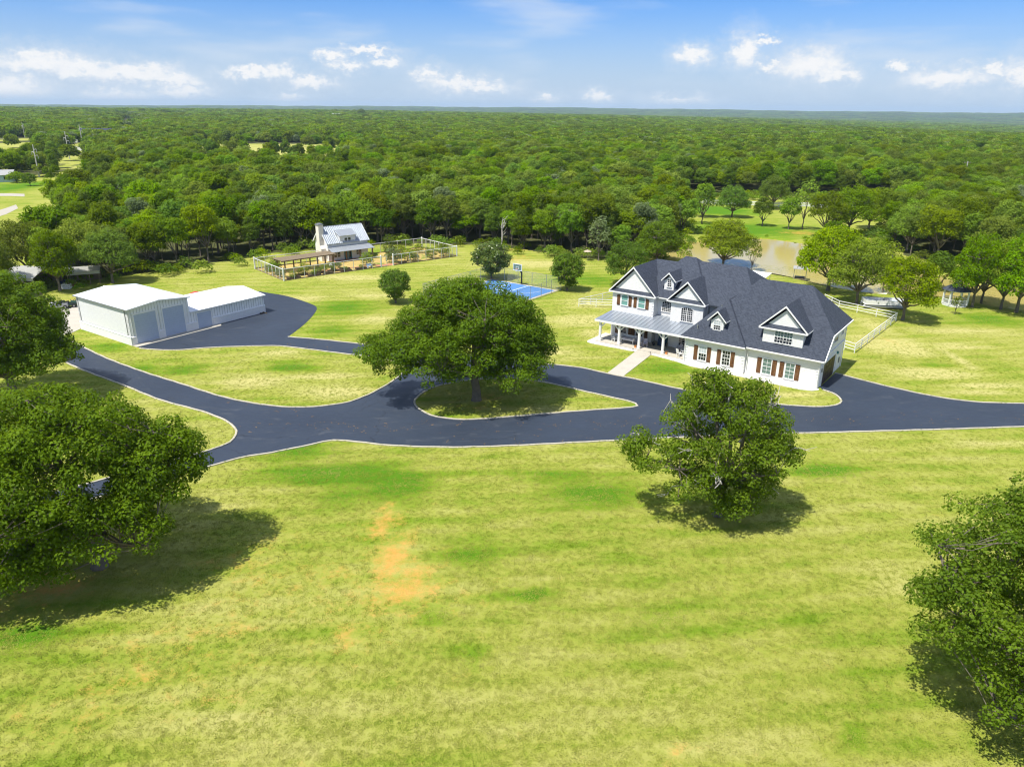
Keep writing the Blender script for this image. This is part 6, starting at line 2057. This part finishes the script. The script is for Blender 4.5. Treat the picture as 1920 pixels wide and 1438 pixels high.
# far blue ridge: woods too distant to tell apart, standing on the ridge slopes
rp = []
for d_ in np.arange(4700, 11200, 150):
    n_ = int(2 * AZ * d_ / 78)
    a_ = -AZ + 2 * AZ * (np.arange(n_) + rng.random(n_)) / n_
    q = d_ + rng.random(n_) * 150
    rp.append(np.stack([q * np.sin(a_), q * np.cos(a_)], 1))
rp = np.concatenate(rp)
rp = rp[rng.random(len(rp)) < .93]
rz = terrain(rp[:, 0], rp[:, 1])
n_ = len(rp)
scatter('ridge_forest', np.stack([rp[:, 0], rp[:, 1], rz - 2], 1), np.stack([rng.uniform(10, 15, n_), rng.uniform(10, 15, n_), rng.uniform(.9, 1.4, n_)], 1), rng.uniform(0, 6.28, n_), rng.integers(0, 3, n_), FARK[:3], 'blue hazy woodland on the distant ridge', 'forest')

# undergrowth along the wood edges and round the pond
UG = [kind(81, [(0, 0, .9, 1.2, 1.2, .8)], 24, 40, .32, 'leaf_wood', .2, .05, 3, .4, .7, zmin=-.2, twigs=False)[1], kind(82, [(0, 0, .7, .9, .9, .6)], 18, 44, .26, 'leaf_bright', .2, .05, 3, .35, .6, zmin=-.2, twigs=False)[1]]
edge = []
E_ = ESTATE[1:31]
for a, b in zip(E_[:-1], E_[1:]):
    L_ = np.linalg.norm(b - a)
    for k in range(int(L_ / .9)):
        if rt.random() < .42: continue
        p = a + (b - a) * rt.random()
        nrm = np.array([-(b - a)[1], (b - a)[0]]) / L_
        edge.append(p + nrm * rt.gauss(-1.0, 2.4))
RF = px([(1270, 369), (1400, 371), (1560, 374), (1730, 380)])
for a, b in zip(RF[:-1], RF[1:]):
    for k in range(60):
        edge.append(a + (b - a) * rt.random() + np.array([0, rt.gauss(2, 2.5)]))
edge = np.array(edge)
pb = []
for k in range(0, len(POND_A), 1):
    for _ in range(2):
        if rt.random() < .35: continue
        p = POND_A[k] + np.array([rt.gauss(0, 1.4), rt.gauss(0, 1.4)])
        pb.append(p)
pb = np.array(pb); pb = pb[(pb[:, 1] > 150)]
al = np.concatenate([edge, pb])
n_ = len(al)
sc_ = np.concatenate([rng.uniform(.5, 1.35, len(edge)), rng.uniform(.2, .55, len(pb))])
scatter('undergrowth', np.stack([al[:, 0], al[:, 1], terrain(al[:, 0], al[:, 1]) - .1], 1), np.stack([sc_ * rng.uniform(.9, 1.4, n_), sc_ * rng.uniform(.9, 1.4, n_), sc_], 1), rng.uniform(0, 6.28, n_), np.where(rng.random(n_) < .9, 0, 1), UG, 'low bushes and weeds along the wood edge and pond bank', 'undergrowth')

# bare grey dead trees standing in the woods
for (x, y, h_, lab) in ((683, 452, 9, 'bare grey dead tree behind the cottage roof'), (1045, 392, 9.5, 'bare grey dead tree in the woods left of the meadow'), (940, 466, 7, 'leafless grey tree at the wood edge behind the court'), (226, 410, 9, 'bare grey dead tree deep in the left woods')):
    p_ = at(x, y)
    rg = np.random.default_rng(int(x))
    t = thing('dead_tree', lab, 'tree', (p_[0], p_[1], 0), 0)
    mb = MB().tube([(0, 0, 0), (.2, 0, h_ * .4), (.1, .2, h_ * .75), (.4, .1, h_)], [.2, .15, .1, .03], 6)
    for k in range(9):
        z_ = h_ * rg.uniform(.35, .9); a = rg.uniform(0, 6.28); L_ = rg.uniform(1, 2.4)
        mb.tube([(.15, .1, z_), (.15 + math.cos(a) * L_ * .5, math.sin(a) * L_ * .5, z_ + L_ * .35), (.15 + math.cos(a) * L_, math.sin(a) * L_, z_ + L_ * .9)], [.07, .05, .02], 4, False)
    mb.build('trunk', 'bark_dead', t)

# ------------------------------------------------------------------ grass tufts on the front lawn
def tuft(seed, h, n):
    r = np.random.default_rng(seed)
    v, f = [], []
    for i in range(n):
        a, l = r.uniform(0, 6.28), r.uniform(.5, 1.2) * h
        o = r.normal(0, .09, 2); w = .014
        t = np.array([math.cos(a), math.sin(a)]) * l * r.uniform(.3, .9)
        s = np.array([-math.sin(a), math.cos(a)]) * w
        b = len(v)
        v += [(o[0] - s[0], o[1] - s[1], 0), (o[0] + s[0], o[1] + s[1], 0), (o[0] + t[0] * .5 + s[0] * .7, o[1] + t[1] * .5 + s[1] * .7, l * .6), (o[0] + t[0], o[1] + t[1], l * .85)]
        f += [(b, b + 1, b + 2, b + 3)]
    me = bpy.data.meshes.new('tuft')
    fill_mesh(me, np.array(v), np.array(f))
    me.materials.append(MATS['grass_tuft'])
    return me


ng_ = 230000
rg = np.random.default_rng(9)
rad = 20 + 140 * rg.random(ng_) ** .95
ang_ = RAD(43) * (2 * rg.random(ng_) - 1)
tx, ty = rad * np.sin(ang_), rad * np.cos(ang_)
okm = np.ones(ng_, bool)
drive_np = np.array([(v.x, v.y) for v in ov])
okm &= ~(inside(tx, ty, drive_np) & ~inside(tx, ty, np.array(ISLAND)))
okm &= rg.random(ng_) > np.clip(blob_mask(tx, ty, SOILS) * 1.3, 0, 1)
lx = (tx - HO[0]) * math.cos(h_ang) + (ty - HO[1]) * math.sin(h_ang); ly = -(tx - HO[0]) * math.sin(h_ang) + (ty - HO[1]) * math.cos(h_ang)
okm &= ~((lx > -31) & (lx < .4) & (ly > -1.7) & (ly < 18))
okm &= ~inside(tx, ty, np.array(walk))
okm &= ~inside(tx, ty, np.array(pad))
slx = (tx - SO[0]) * math.cos(s_ang) + (ty - SO[1]) * math.sin(s_ang); sly = -(tx - SO[0]) * math.sin(s_ang) + (ty - SO[1]) * math.cos(s_ang)
okm &= ~((slx > -.2) & (slx < 21.5) & (sly > -1.4) & (sly < 13.4))
tx, ty = tx[okm], ty[okm]
n_ = len(tx)
ss = rg.uniform(.5, 1.1, n_) * np.interp(np.hypot(tx, ty), [40, 160], [1.0, .6])
scatter('grass', np.stack([tx, ty, np.zeros(n_)], 1), np.stack([ss * 1.3, ss * 1.3, ss * .8], 1), rg.uniform(0, 6.28, n_), rg.integers(0, 3, n_), [tuft(1, .10, 14), tuft(2, .13, 12), tuft(3, .08, 16)], 'short mown grass tufts of the front lawn', 'grass')

# ------------------------------------------------------------------ air
m, nt, out = new_mat('air')
pv = nt.n('ShaderNodeVolumePrincipled')
pv.inputs['Color'].default_value = (0.60, 0.80, 1.0, 1)
pv.inputs['Density'].default_value = 6.6e-5
pv.inputs['Anisotropy'].default_value = 0.0
nt.l(pv.outputs[0], out.inputs['Volume'])
hz = MB().box(-16500, 16500, -16500, 16500, -60, 110).build('haze', 'air')
tag(hz, 'thin blue summer haze over the far country', 'haze', kind='stuff')
